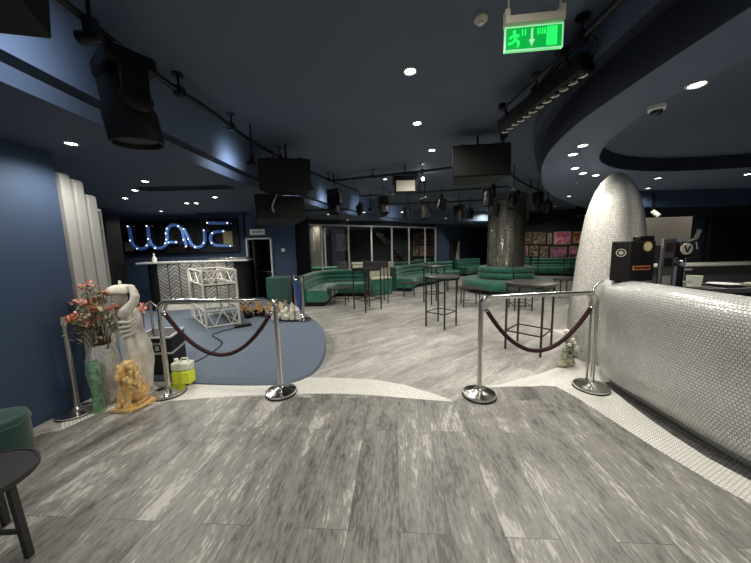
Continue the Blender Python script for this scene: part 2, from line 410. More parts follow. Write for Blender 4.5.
# stage, carpeted, sloping down to the mosaic at the front
edge = catmull([(-8.8, 3.52, 0), (-3.6, 3.50, 0), (-2.2, 3.33, 0), (-1.45, 3.26, 0), (-1.05, 3.32, 0), (-.84, 3.6, 0), (-.80, 4.05, 0), (-.86, 4.6, 0), (-1.08, 5.3, 0), (-1.5, 6.1, 0), (-2.0, 6.9, 0), (-2.6, 7.9, 0)], 5)
def sz(x, y): t = max(0, min(1, (y-3.25)/1.25)); return .012 + .158*t
b = MB()
inner = []
for p in edge:
    q = Vector((min(p.x-.02, -2.9) if p.y > 3.6 else p.x-.0, 8.1)); inner.append(q)
rows = []
for p in edge:
    row = [Vector((p.x, p.y, -.01)), Vector((p.x, p.y, sz(p.x, p.y)-.012)), Vector((p.x-.006, p.y+.006, sz(p.x, p.y)))]
    for k in range(1, 11):
        t = k/10; y = p.y+(8.3-p.y)*t; x = p.x + (min(p.x, -2.75)-p.x)*t
        row.append(Vector((x, y, sz(x, y))))
    rows.append(row)
b.rings(rows, closed=False, caps=False)
struct(b.build('floor_stage', M['carpet'], smooth=25))

# ------------------------------------------------------------------ ceilings
C1 = catmull([(-2.6, -3.5, 0), (-2.33, 0, 0), (-2.25, 1.5, 0), (-2.22, 2.5, 0), (-2.16, 3.2, 0), (-2.11, 4.0, 0), (-2.0, 4.9, 0), (-1.73, 6.03, 0), (-1.35, 7.6, 0), (-.6, 9.6, 0), (.6, 11.8, 0), (2.4, 13.6, 0), (5.0, 14.6, 0), (8, 15, 0)], 6)
def offset(c, d):
    o = []
    for i, p in enumerate(c):
        t = (c[min(i+1, len(c)-1)]-c[max(i-1, 0)]).normalized(); o.append(Vector((p.x+t.y*d, p.y-t.x*d, 0)))
    return o
C2 = offset(C1, .14)
RO = catmull([(1.9, -3.5, 0), (1.78, -1, 0), (1.75, .4, 0), (1.75, 1.5, 0), (1.78, 2.1, 0), (1.83, 2.6, 0), (1.95, 3.1, 0), (2.17, 3.7, 0), (2.62, 4.55, 0), (3.6, 6.0, 0), (5.2, 7.7, 0), (8.0, 10.2, 0), (12, 13, 0)], 6)
RI = catmull([(2.22, 2.1, 0), (2.27, 2.44, 0), (2.43, 2.96, 0), (2.66, 3.42, 0), (3.05, 3.92, 0), (3.69, 4.33, 0), (4.47, 4.52, 0), (5.4, 4.45, 0), (6.6, 4.1, 0), (7.6, 3.2, 0), (7.8, 2.0, 0), (7.0, .9, 0), (5.5, .3, 0), (3.8, .3, 0), (2.7, .9, 0), (2.3, 1.5, 0)], 4, closed=True)
Z1, Z2, Z3 = 2.70, 2.82, 3.30
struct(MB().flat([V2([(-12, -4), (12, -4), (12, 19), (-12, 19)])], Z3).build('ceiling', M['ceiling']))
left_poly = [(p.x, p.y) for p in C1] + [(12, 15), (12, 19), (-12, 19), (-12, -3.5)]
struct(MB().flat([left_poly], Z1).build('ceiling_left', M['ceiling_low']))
b = MB(); b.strip(C1, Z1, Z2); struct(b.build('trim_3', M['fascia']))
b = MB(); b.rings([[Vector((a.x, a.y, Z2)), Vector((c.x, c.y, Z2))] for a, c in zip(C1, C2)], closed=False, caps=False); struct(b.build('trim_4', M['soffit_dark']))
b = MB(); b.strip(C2, Z2, Z3); struct(b.build('trim_5', M['fascia']))
ring_poly = [(p.x, p.y) for p in RO] + [(12, -3.5)]
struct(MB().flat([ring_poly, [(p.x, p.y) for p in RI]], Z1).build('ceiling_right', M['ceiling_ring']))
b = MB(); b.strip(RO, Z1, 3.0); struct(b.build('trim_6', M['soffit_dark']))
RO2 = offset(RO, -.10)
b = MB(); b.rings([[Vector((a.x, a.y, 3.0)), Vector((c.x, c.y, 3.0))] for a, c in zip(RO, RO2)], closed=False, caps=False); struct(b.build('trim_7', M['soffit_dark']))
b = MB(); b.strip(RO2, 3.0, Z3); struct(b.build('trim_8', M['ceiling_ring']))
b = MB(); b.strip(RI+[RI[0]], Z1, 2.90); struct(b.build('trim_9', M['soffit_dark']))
struct(MB().flat([[(p.x, p.y) for p in RI]], 2.90).build('ceiling_recess', M['ceiling']))

# ------------------------------------------------------------------ walls
def wall(name, a, c, z0, z1, m, th=.12):
    a, c = Vector(a), Vector(c); d = (c-a).normalized(); n = Vector((-d.y, d.x))*th
    return struct(MB().prism([a, c, c+n, a+n], z0, z1).build(name, m))
wall('wall_left', (-3.62, -3.5), (-3.30, 3.05), 0, Z1, M['wall_blue'])
wall('wall_far_left', (-8.9, 3.0), (-8.9, 8.4), 0, Z1, M['wall_blue'])
wall('wall_stage', (-9, 8.35), (-3.75, 8.35), 0, Z1, M['wall_blue'])
# door wall with an opening
for a, c, z0, z1 in [((-3.80, 8.35), (-3.72, 8.35), 0, Z1), ((-3.72, 8.35), (-3.02, 8.35), 1.98, Z1), ((-3.02, 8.35), (-2.35, 8.35), 0, Z1)]:
    wall('wall_door', a, c, z0, z1, M['wall_blue'])
wall('wall_passage', (-4.6, 9.6), (-2.2, 9.6), 0, Z1, M['wall_dark'])
fr_ = MB(); fr_.box((-3.02, 8.31, 1.06), (.045, .09, 1.84)); fr_.box((-3.72, 8.31, 1.06), (.045, .09, 1.84)); fr_.box((-3.37, 8.31, 1.97), (.745, .09, .04))
dr = thing('door_1', None, None, (-3.37, 8.33, .17)); struct(dr)
fr_.build('door_frame', M['silver'], dr)
MB().box((-3.55, 8.62, 1.05), (.05, .6, 1.76)).build('door_leaf', M['wall_dark'], dr)
MB().box((-3.25, 8.60, .98), (.5, .03, .03)).box((-3.25, 8.60, .92), (.03, .05, .05)).build('push_bar', M['steel'], dr)
def on_line(u, a, c):       # where the sight line of pixel column u crosses the wall line a-c
    d = ray(u, 250); k = d.x/d.y
    # a + t(c-a): x = k*y
    t = (k*a[1]-a[0])/((c[0]-a[0])-k*(c[1]-a[1]))
    return Vector((a[0]+t*(c[0]-a[0]), a[1]+t*(c[1]-a[1]), 0))
G0, G1 = (-3.0, 9.85), (3.0, 14.0)
gd = (Vector(G1)-Vector(G0)).normalized()
W_TOP = 2.48
win = thing('window_1', None, None, (G0[0], G0[1], 0)); struct(win)
b = MB()
mull = [Vector((*G0, 0)), on_line(321.5, G0, G1), on_line(349, G0, G1), on_line(372, G0, G1), on_line(392, G0, G1), on_line(409, G0, G1), on_line(425, G0, G1), Vector((*G1, 0))]
for p in mull: b.box((p.x, p.y, W_TOP/2), (.05, .05, W_TOP), rz=math.atan2(gd.y, gd.x))
b.build('mullions', M['white_paint'], win)
mid_ = (Vector((*G0, 0))+Vector((*G1, 0)))/2; ln = (Vector(G1)-Vector(G0)).length
MB().box((mid_.x, mid_.y, W_TOP+.02), (ln, .08, .05), rz=math.atan2(gd.y, gd.x)).box((mid_.x, mid_.y, .04), (ln, .08, .08), rz=math.atan2(gd.y, gd.x)).build('window_frame', M['silver'], win)
MB().box((mid_.x, mid_.y, W_TOP/2), (ln, .012, W_TOP-.1), rz=math.atan2(gd.y, gd.x)).build('pane', M['glass'], win)
wall('wall_above_glass', G0, G1, W_TOP+.05, Z1, M['wall_dark'], .10)
wall('wall_side', (-2.47, 8.47), (-3.05, 9.9), 0, Z1, M['wall_dark'])
wall('wall_blue_far', G1, (6.5, 18.3), 0, Z3, M['wall_blue'])
wall('wall_behind_glass', (-3, 17.5), (7.0, 18.9), 0, Z3, M['wall_dark'])
wall('wall_corner', (6.5, 18.3), (6.9, 15.9), 0, Z3, M['wall_dark'])
wall('wall_pictures', (6.9, 15.9), (12.0, 13.7), 0, Z3, M['wall_dark'])
wall('wall_right', (12, 13.7), (12, -3.5), 0, Z3, M['wall_dark'])
# far blue door
pd = on_line(455, G1, (6.5, 18.3)); ang = math.atan2(18.3-14, 6.5-3)
dr = thing('door_2', None, None, (pd.x, pd.y, 0)); struct(dr)
b = MB(); n_ = Vector((math.sin(ang), -math.cos(ang), 0))*.03
b.box((pd.x+n_.x, pd.y+n_.y, 1.0), (1.5, .05, 2.0), rz=ang); b.build('door_leaf', M['wall_dark'], dr)
q = pd + Vector((math.cos(ang), math.sin(ang), 0))*.2 + n_*2
MB().hexa([q+Vector((math.cos(ang)*s, math.sin(ang)*s, 0))*1 + Vector((0, 0, z))+n_*e for z in (0.7, 1.85) for s, e in ((-.30 if z < 1 else .05, 0), (.3, 0), (.3, .4), (-.30 if z < 1 else .05, .4))]).build('door_light', M['cream'], dr)

# fluted grey panels at the end of the left wall
pan = thing('fluted_panel', 'grey rounded vertical slabs stepping down at the end of the blue left wall', 'wall panel', (-3.3, 3.2, 0))
for i, (u0, u1, y, h) in enumerate([(62, 76, 3.14, 2.52), (75, 88.5, 3.25, 2.47), (88, 99.5, 3.38, 2.33), (98, 103, 3.51, 2.20)]):
    xa, xb = D(u0, 250, y).x, D(u1, 250, y).x; x, wd = (xa+xb)/2, xb-xa
    b = MB(); pr_ = []
    for k in range(9):
        a = PI/2*k/8; pr_.append((x+wd/2-.045+.045*math.sin(a)*1, h-.045+.045*math.cos(a)))
    poly = [(x-wd/2, .0), (x+wd/2, .0)] + [(q[0], q[1]) for q in reversed(pr_)] + [(x-wd/2, h)]
    b.rings([[Vector((px, y+t, pz)) for px, pz in poly] for t in (-.05, .05)])
    b.build('slab', M['panel_grey'], pan, bevel=.006)

# ------------------------------------------------------------------ recessed ceiling lights
def spot(parent, loc, energy, size=150, blend=.7, rad=.05, aim=None, col=WARM):
    d = bpy.data.lights.new('lamp_light', 'SPOT'); d.energy = energy; d.spot_size = R(size); d.spot_blend = blend; d.shadow_soft_size = rad; d.color = col
    o = bpy.data.objects.new('lamp_light', d); COL.objects.link(o); o.location = loc
    if aim is not None: o.rotation_euler = Vector(aim).to_track_quat('-Z', 'Y').to_euler()
    if parent is not None: o.parent = parent
    return o
def downlight(p, z, label, energy, group, r=.045, m='lamp', size=155):
    t = thing('ceiling_light', label, 'ceiling light', (p.x, p.y, z), 0, group)
    MB().lathe([(r*1.05, .001), (r*1.5, .001), (r*1.5, -.006), (r*1.25, -.012), (r*1.05, -.006)], n=20).build('trim_ring', M['lamp_trim'], t, world=False)
    MB().lathe([(.0001, -.004), (r*1.05, -.004), (r*1.05, -.0005), (.0001, -.0005)], n=20).build('bulb', M[m], t, world=False)
    if energy: spot(t, (0, 0, -.03), energy, size)
    return t
names = ['largest bright recessed lamp in the main ceiling, nearest the viewer', 'second recessed lamp in the main ceiling row, behind the brightest one', 'third recessed lamp in the row along the main ceiling', 'fourth and farthest recessed lamp in the row, beside the hanging loudspeaker']
for (u, v), nm in zip([(410, 71), (417, 123), (432, 150), (449, 167)], names):
    downlight(P(u, v, Z3), Z3, nm, E_MAIN, 'recessed lamps in a row on the main ceiling')
for x, y in [(.3, .9), (.0, -1.2)]:  # lamps added out of view to brighten the foreground
    downlight(Vector((x, y, 0)), Z3, 'unseen recessed lamp added in the main ceiling behind the viewer', E_MAIN, 'added recessed lamps behind the viewer')
ringn = [('bright recessed lamp in the curved soffit beside the dome detector', (697, 84)), ('upper right lamp of the cluster of five over the mosaic fin', (583, 145)), ('lamp at the left of the cluster of five over the mosaic fin', (573, 154)),
         ('lower left lamp of the cluster of five over the mosaic fin', (575, 168)), ('middle lower lamp of the cluster of five over the mosaic fin', (583, 173)), ('rightmost lamp of the cluster of five, just left of the mosaic fin', (596, 175)),
         ('small recessed lamp right of the fin tip, under the dark recess', (658, 178)), ('small recessed lamp right of the fin, lower of the two', (648, 188)), ('recessed lamp at the right edge of the photo over the bar', (748, 174)),
         ('small lone recessed lamp below the cluster in the curved soffit', (569, 196)), ('small recessed lamp close to the left edge of the fin', (593, 204))]
for nm, (u, v) in ringn:
    far = v > 176
    downlight(P(u, v, Z1), Z1, nm, E_RING*(.7 if far else 1), 'recessed lamps in the curved soffit over the bar', r=.04, m='lamp_far' if far else 'lamp')
downlight(Vector((2.1, .3, 0)), Z1, 'unseen recessed lamp added in the curved soffit behind the viewer', E_RING, 'recessed lamps in the curved soffit over the bar')  # extra unseen lamp, put in for brightness
lown = [('bright recessed lamp in the low left ceiling, near the blue wall', (71, 143)), ('recessed lamp in the low ceiling, right one of the pair over the stage', (145, 181)), ('recessed lamp in the low ceiling, left one of the pair over the stage', (135, 190)),
        ('faint recessed lamp in the low ceiling beside the grey slabs', (125, 198)), ('bright recessed lamp just above the blue letter sign', (161, 211)), ('white recessed fitting above the middle of the letter sign', (187, 203)), ('small white fitting beside the other above the letter sign', (196, 203)), ('recessed lamp above the right end of the letter sign', (215, 197))]
for nm, (u, v) in lown:
    downlight(P(u, v, Z1), Z1, nm, E_LOW, 'recessed lamps in the low ceiling over the stage', r=.04, m='lamp')
downlight(Vector((-2.75, 1.0, 0)), Z1, 'unseen recessed lamp added in the low left ceiling behind the viewer', E_LOW, 'recessed lamps in the low ceiling over the stage', r=.04)  # unseen lamp added for more light from overhead
for u, v in [(328, 214), (348, 220), (364, 212), (385, 222), (402, 212), (446, 218), (470, 222), (300, 214), (430, 224)]:
    p = P(u, v, Z1)
    if p.y > 16.5 or p.y < 0: p = D(u, v, 13.5)
    downlight(Vector((p.x, min(p.y, 15.5), 0)), Z1, 'tiny recessed lamp in the far low ceiling over the booths', 0, 'tiny recessed lamps in the far low ceiling', r=.045, m='lamp_far')
for x, y in [(1.2, 8.6), (3.2, 8.2), (.3, 7.2), (5.2, 12.2), (2.6, 11.6), (8.3, 13.2), (5.6, 14.2)]:  # lamps put in for brightness around the column, far wall and posters
    downlight(Vector((x, y, 0)), Z3, 'added recessed lamp in the far main ceiling above the green sofas', E_FAR, 'added recessed lamps in the far main ceiling', r=.04, m='lamp_far')
for x, y in [(.0, 15.0), (-1.0, 11.6), (1.9, 16.4), (-2.2, 12.0)]:  # extra lamps that brighten the posters and sofas behind the glass
    downlight(Vector((x, y, 0)), Z1, 'added recessed lamp in the dark room behind the glass wall', 85, 'added recessed lamps behind the glass wall', r=.04, m='lamp_far')

# ------------------------------------------------------------------ rope barriers
def catenary(a, c, sag, n=20):
    a, c = Vector(a), Vector(c)
    return [a.lerp(c, i/n) - Vector((0, 0, sag*(1-(2*i/n-1)**2))) for i in range(n+1)]
def rail_barrier(label, A, B, hgt, group, double=True):
    A, B = Vector((A[0], A[1], 0)), Vector((B[0], B[1], 0)); t = thing('barrier_rail', label, 'barrier', A, 0, group)
    d = (B-A).normalized(); n = Vector((-d.y, d.x, 0))
    for q in (A, B):
        MB().lathe([(.0001, 0), (.177, 0), (.180, .004), (.177, .009), (.0001, .009)], q+Vector((0, 0, .0085)), 40).build('rubber_foot', M['black'], t)
        MB().lathe([(.0001, .0), (.170, .0), (.174, .014), (.168, .030), (.12, .040), (.07, .050), (.034, .068), (.0001, .069)], q+Vector((0, 0, .014)), 40).build('base', M['chrome'], t)
        MB().lathe([(.030, .05), (.030, .09), (.024, .095), (.0001, .095)], q, 20).build('collar', M['chrome'], t)
    r = .10
    def U(off, rad, A2, B2, low, hh):
        arc = []
        for k in range(9):
            a = PI/2*k/8; arc.append(A2+off+Vector((0, 0, hh-r))+d*(r-r*math.cos(a))+Vector((0, 0, r*math.sin(a))))
        for k in range(9):
            a = PI/2*k/8; arc.append(B2+off+Vector((0, 0, hh-r))-d*(r-r*math.sin(a))+Vector((0, 0, r*math.cos(a))))
        return [A2+off+Vector((0, 0, low))] + arc + [B2+off+Vector((0, 0, low))]
    MB().tube(U(Vector(), .022, A, B, .05, hgt), .0255, 14).build('rail', M['chrome'], t)
    if double:
        o = n*.06
        MB().tube(U(o, .018, A+d*.02, B-d*.02, hgt-.16, hgt-.012), .020, 12).build('back_rail', M['chrome'], t)
    for q, s in ((A, 1), (B, -1)):
        MB().tube([q+d*s*.02+Vector((0, 0, hgt-.14)), q+d*s*.05+Vector((0, 0, hgt-.15))], .010, 8).lathe([(.022, -.008), (.022, .008)], q+d*s*.055+Vector((0, 0, hgt-.155)), 12, axis=n).build('rope_ring', M['chrome'], t)
    return t
bA, bB = P(169.2, 394), P(281.4, 393.5); bC, bD = P(479, 396), P(590.8, 388.5)
HB = 1.10
rail_barrier('polished steel rail barrier in front of the carpeted stage, left of the opening', bA, bB, HB, 'polished rail barriers')
rail_barrier('polished steel rail barrier beside the bar, right of the opening', bC, bD, HB, 'polished rail barriers')
def rope(label, A, B, sag, m, h1, h2, group=None, r=.023, inset=.07, endr=.021):
    A, B = Vector((A[0], A[1], h1)), Vector((B[0], B[1], h2)); d = (B-A).normalized(); a, c = A+d*inset, B-d*inset
    pts = catenary(a, c, sag); t = thing('rope', label, 'rope', pts[len(pts)//2], 0, group)
    MB().tube(pts, r, 10).build('cord', M[m], t)
    for s in (0, -1):
        p, q = (pts[0], pts[1]) if s == 0 else (pts[-1], pts[-2])
        e = (q-p).normalized(); MB().tube([p-e*.035, p-e*.015, p+e*.035], [.008, endr, endr], 10).build('end_cap', M['chrome'], t)
    return t
rope('dark wine velvet rope sagging between the two left barrier posts', bA, bB, .47, 'rope_red', HB-.15, HB-.17, 'velvet ropes')
rope('wine red velvet rope sagging between the two right barrier posts', bC, bD, .46, 'rope_red', HB-.15, HB-.17, 'velvet ropes')
# rail from the left barrier back to the wall, and from the right barrier up onto the bar
t = thing('barrier_rail', 'thin steel rail running from the left barrier post back past the statue', 'barrier', (bA.x-.06, bA.y+.1, 0), 0, 'side rails')
pL = Vector((-3.05, 3.75, 0))
a = Vector((bA.x-.06, bA.y+.09, 0))
MB().tube([a+Vector((0, 0, .02)), a+Vector((0, 0, .9))] + [a.lerp(pL, .03*k)+Vector((0, 0, .9+.09*math.sin(PI/2*k/4))) for k in range(1, 5)] + [pL+Vector((0, 0, .99)), pL+Vector((0, 0, .02))], .015, 12).build('rail', M['steel'], t)
t = thing('barrier_rail', 'thin steel tube frame behind the right barrier post, against the bar', 'barrier', (bD.x+.06, bD.y+.12, 0), 0, 'side rails')
a = Vector((bD.x+.045, bD.y+.13, 0)); e = Vector((2.52, 3.02, 0))
b = MB(); b.tube([a+Vector((0, 0, .008)), a+Vector((0, 0, 1.0)), a+Vector((.004, 0, 1.06)), a+Vector((.03, .02, 1.12)), Vector((a.x+.08, a.y+.04, 1.17)), Vector((a.x+.16, a.y+.06, 1.195))], .013, 12).build('rail', M['steel'], t)

def post(label, p, group, z0=0.004, h=1.03, br=.155, m='steel'):
    t = thing('stanchion', label, 'stanchion', (p.x, p.y, z0), 0, group)
    MB().lathe([(.0001, 0), (br*1.02, 0), (br*1.02, .010), (br*.97, .016)], n=40).build('rubber_foot', M['black'], t, world=False)
    MB().lathe([(.0001, .012), (br, .012), (br, .024), (br*.7, .036), (br*.32, .052), (.028, .075), (.0001, .076)], n=40).build('base', M['chrome'], t, world=False)
    MB().lathe([(.0001, .06), (.025, .06), (.025, h-.09), (.0001, h-.09)], n=24).build('pole', M[m], t, world=False)
    MB().lathe([(.0001, h-.10), (.031, h-.10), (.031, h-.075), (.046, h-.070), (.046, h-.060), (.031, h-.055), (.031, h-.012), (.036, h-.01), (.036, h), (.0001, h)], n=24).build('cap', M['chrome'], t, world=False)
    return t
p5 = P(75, 413)
post('single brushed steel queue post with a round base beside the blue left wall', Vector((p5.x+.03, p5.y, 0)), 'queue posts', br=.165)
q1, q2 = P(304, 321, .15), P(296.5, 317, .15)
post('front one of the two small steel posts with blue rope on the stage edge', q1, 'stage posts', sz(q1.x, q1.y), .92, .15)
post('rear one of the two small steel posts with blue rope on the stage edge', q2, 'stage posts', sz(q2.x, q2.y), .92, .15)
for k in range(2):
    rope('dark blue velvet rope hanging in a deep loop between the two stage posts', Vector((q1.x-.02*k, q1.y+.03*k, 0)), Vector((q2.x, q2.y, 0)), .62-.06*k, 'rope_blue', .95, .98, 'blue ropes', r=.032, inset=.06, endr=.025)

# ------------------------------------------------------------------ bar counter and mosaic fin
barpath = [(3.05, 3.62), (2.80, 3.42), (2.63, 3.18), (2.575, 2.95), (2.56, 2.6), (2.545, 2.37), (2.535, 2.1), (2.545, 1.85), (2.60, 1.4), (2.70, .6), (2.80, -.4), (2.86, -1.6)]
bp_ = [(p.x, p.y) for p in catmull([(x, y, 0) for x, y in barpath], 6)]
prof = [(.12, .0), (.12, .06), (.04, .10), (-.005, .20), (-.02, .34), (.0, .50), (.01, .64), (-.01, .81), (-.035, .95), (-.045, 1.04), (-.038, 1.11), (-.01, 1.165), (.045, 1.21), (.11, 1.228), (.18, 1.226), (.27, 1.205), (.30, 1.19), (.30, .95), (.30, 0)]
bar_t = thing('bar_counter', 'long curved bar counter clad in small silver white mosaic tiles', 'bar counter', (2.6, 2.0, 0))
MB().sweep(bp_, prof, uv=True).build('body', M['bar_mosaic'], bar_t, smooth=35)
fin = thing('mosaic_fin', 'tall shark fin shaped pillar clad in cream mosaic at the end of the bar', 'pillar', (3.13, 3.85, 0))
fp = [(.43, 0), (.47, .12), (.50, .35), (.50, .65), (.46, 1.0), (.425, 1.4), (.375, 1.75), (.34, 2.0), (.295, 2.17), (.24, 2.32), (.18, 2.42), (.12, 2.49), (.06, 2.535), (.0005, 2.55)]
b = MB(); rg = []; n = 48; Ls = [0]
for i, (r, z) in enumerate(fp):
    cx = 3.215 + .06*max(0, 1-z/1.6); r *= 1-.07*min(1, z/1.2); row = []
    for k in range(n+1):
        a = 2*PI*k/n; da = (math.degrees(a)-275+540) % 360-180; kk = 1 - .17*math.exp(-(da/26)**2)*max(0, min(1, (z-.9)/.6))
        row.append(Vector((cx+math.cos(a)*r*kk, 3.85+math.sin(a)*r*kk*.95, z)))
    rg.append(row)
    if i: Ls.append(Ls[-1]+math.hypot(r-fp[i-1][0], z-fp[i-1][1]))
b.rings(rg, closed=False, caps=False, uvs=lambda i, j: (2*PI*j/n*.45, Ls[i])); b.build('body', M['fin_mosaic'], fin, smooth=60)

# behind the bar
def ws(a): return Vector(a)
t = thing('coffee_machine', 'black bean grinder box with round cream badge and orange plate on the bar', 'coffee machine', (2.78, 2.96, 1.224))
b = MB(); zb, zt = 1.224, 1.645
f0, f1, f2 = D(609, 280, 3.04), D(628, 284, 2.93), D(652, 284, 2.96)
for q in (f0, f1, f2): q.z = 0
poly = [(f0.x, f0.y), (f1.x, f1.y), (f2.x, f2.y), (f2.x*1.05, f2.y*1.05), (f0.x*1.07+.02, f0.y*1.06)]
b.prism(poly, zb, zt); b.build('housing', M['black_case'], t, bevel=.012)
b = MB(); b.prism([(2.80, 3.0), (2.98, 3.02), (2.98, 3.08), (2.80, 3.09)], zt-.005, zt+.05); b.build('lid', M['black'], t, bevel=.01)
def on_face(a, c, s, z, out=.004):
    d = (c-a).normalized(); nn = Vector((d.y, -d.x, 0)); return a+(c-a)*s+nn*out+Vector((0, 0, z)), nn
p, nn = on_face(f0, f1, .52, 1.525); MB().lathe([(.0001, 0), (.042, 0), (.042, .004), (.0001, .004)], p, 28, axis=nn).build('badge', M['cream'], t)
MB().lathe([(.020, .0), (.033, 0), (.033, .003), (.020, .003)], p+nn*.004, 24, axis=nn).build('badge_ring', M['black'], t)
p, nn = on_face(f1, f2, .66, 1.585); MB().lathe([(.0001, 0), (.050, 0), (.050, .004), (.0001, .004)], p, 28, axis=nn).build('badge', M['brass'], t)
MB().lathe([(.0001, 0), (.034, 0), (.034, .003), (.0001, .003)], p+nn*.004, 28, axis=nn).build('badge_ring', M['cream'], t)
d = (f2-f1).normalized(); az = math.atan2(d.y, d.x); p, nn = on_face(f1, f2, .48, 1.365)
MB().box(p, (.20, .008, .045), rz=az).build('plate', M['orange'], t)
b = MB()
for k in range(8): b.box(p+d*(-.08+.023*k)+nn*.004, (.016, .006, .020 if k % 2 else .026), rz=az)
b.build('plate_lettering', M['black'], t)
MB().box(f1+(f2-f1)*.55+nn*.003+Vector((0, 0, 1.455)), (.07, .01, .09), rz=az).build('spout_recess', M['black'], t)

t = thing('display_cabinet', 'grey metal cabinet with small shelves behind the black grinder on the bar', 'cabinet', (3.3, 3.25, 1.0))
fx0, fx1 = Vector((3.075, 3.02, 0)), Vector((3.25, 3.06, 0))
b = MB(); b.prism([fx0.xy, fx1.xy, (3.33, 3.16), (3.15, 3.12)], .30, 1.66); b.build('panel', M['steel_grey'], t, bevel=.006)
b = MB(); b.prism([(3.255, 3.06), (3.29, 3.06), (3.36, 3.16), (3.335, 3.16)], .30, 1.66); b.prism([(3.34, 3.17), (3.50, 3.17), (3.50, 3.2), (3.34, 3.2)], .30, 1.66); b.build('frame', M['steel'], t)
for z in (1.08, 1.22):
    MB().box((3.42, 3.12, z+.10), (.11, .09, .015)).build('shelf', M['white_paint'], t)
d = (fx1-fx0).normalized(); az = math.atan2(d.y, d.x)
for z, h, mm in ((1.52, .09, 'orange'), (1.36, .09, 'urn_grey'), (1.16, .10, 'panel_grey')):
    p, nn = on_face(fx0, fx1, .5, z+.05); MB().box(p-nn*.002, (.11, .012, h), rz=az).build('sticker', M[{'orange': 'rope_red', 'urn_grey': 'black_case', 'panel_grey': 'panel_grey'}[mm]], t, bevel=.002)

t = thing('tap_tower', 'black beer tap tower with a round beige badge behind the bar', 'beer tap', (3.62, 3.1, 1.0))
px_ = D(683, 248, 3.06)
b = MB(); b.tube([(px_.x, 3.08, 1.0), (px_.x, 3.08, 1.52)], .04, 16); b.box((px_.x+.0, 3.06, 1.54), (.14, .08, .17)); b.build('tower', M['black'], t, bevel=.01)
MB().lathe([(.0001, 0), (.062, 0), (.062, .008), (.0001, .008)], (px_.x-.01, 3.018, 1.55), 28, axis=(0, -1, 0)).build('badge', M['cream'], t)
b = MB(); b.bar((px_.x-.04, 3.008, 1.58), (px_.x-.01, 3.008, 1.515), .012); b.bar((px_.x+.02, 3.008, 1.58), (px_.x-.01, 3.008, 1.515), .012); b.build('badge_mark', M['black'], t)
b = MB(); b.tube([(px_.x+.09, 3.12, 1.6), (px_.x+.13, 3.06, 1.66), (px_.x+.14, 3.04, 1.75)], [.012, .016, .022], 12); b.tube([(px_.x+.13, 3.06, 1.62), (px_.x+.14, 3.05, 1.54)], .012, 10); b.build('tap_handle', M['chrome'], t)
MB().sphere((px_.x-.035, 3.03, 1.40), (.028, .03, .045)).build('spout', M['chrome'], t)

t = thing('back_counter', 'long grey steel work counter behind the bar with a bright edge', 'counter', (5, 3.3, 0))
b = MB(); b.box((5.72, 3.2, 1.085), (4.3, .42, .05)); b.build('worktop', M['steel_grey'], t, bevel=.005)
MB().box((5.72, 3.2, .53), (4.2, .38, 1.055)).build('cabinet', M['wall_dark'], t)
t = thing('back_shelf', 'dark back bar shelf with a white edge strip along the rear wall', 'shelf', (7.8, 6.1, 0))
MB().box((8.8, 6.1, .55), (6.3, .4, 1.09)).build('cabinet', M['steel_grey'], t)
MB().box((8.8, 6.03, 1.115), (6.3, .5, .04)).build('edge_strip', M['white_paint'], t)
wall('wall_bar_back', (5.4, 6.4), (12, 6.4), 0, Z1, M['wall_dark'])
struct(MB().box((8.7, 6.28, 2.53), (6.6, .2, .34)).build('trim_10', M['wall_blue']))
t = thing('black_screen', 'large matt black panel on the rear bar wall at the right edge', 'screen', (9.6, 6.3, 1.15))
MB().box((9.6, 6.33, 1.62), (4.4, .08, .92)).build('panel', M['black'], t, bevel=.01)
MB().box((9.6, 6.28, 1.62), (4.2, .02, .8)).build('display', M['mirror_dark'], t)
t = thing('menu_panel', 'dull beige grey panel standing behind the bar beside the fin', 'panel', (5.3, 5.2, .2))
a_, c_ = D(643, 226, 5.2), D(689, 224, 5.2)
MB().box(((a_.x+c_.x)/2, 5.2, 1.80), (c_.x-a_.x, .10, .50)).build('board', mat('board_grey', (.20, .18, .15), .5), t, bevel=.005)
MB().box(((a_.x+c_.x)/2, 5.2, .775), (.1, .06, 1.55)).build('stand', M['black'], t)
t = thing('glass_tray', 'clear plastic box on the steel counter behind the bar', 'container', (3.8, 3.2, 1.11))
p = D(692, 272, 3.25)
b = MB(); b.lathe([(.075, 0), (.09, .12), (.085, .12), (.07, .008), (.0001, .008), (.0001, 0)], (p.x, 3.22, 1.112), 4); b.build('container', M['jug_white'], t)
t = thing('spoon_rest', 'white round plate lying on a black mat on the steel counter', 'plate', (4.1, 3.2, 1.111))
MB().box((p.x+.36, 3.2, 1.116), (.36, .3, .010)).build('mat', M['black'], t)
MB().lathe([(.0001, 0), (.08, 0), (.13, .014), (.125, .017), (.08, .006), (.0001, .005)], (p.x+.32, 3.2, 1.1225), 28).build('plate', M['white'], t)
t = thing('cutting_board', 'pale wooden board lying on the steel counter towards the right', 'board', (4.9, 3.2, 1.111))
MB().box((p.x+.98, 3.16, 1.121), (.62, .26, .02)).build('board', M['cream'], t, bevel=.004)
for x in (5.95, 8.1):
    t = thing('spot_lamp', 'small white adjustable spot lamp under the ceiling behind the bar', 'spot lamp', (x, 6.1, 2.3), 0, 'spot lamps over the back bar')
    MB().box((x, 6.14, 2.42), (.03, .03, .40)).build('bracket', M['black'], t)
    MB().tube([(x-.02, 6.12, 2.26), (x+.04, 6.03, 2.15)], .045, 14).build('lamp_head', M['white_paint'], t)

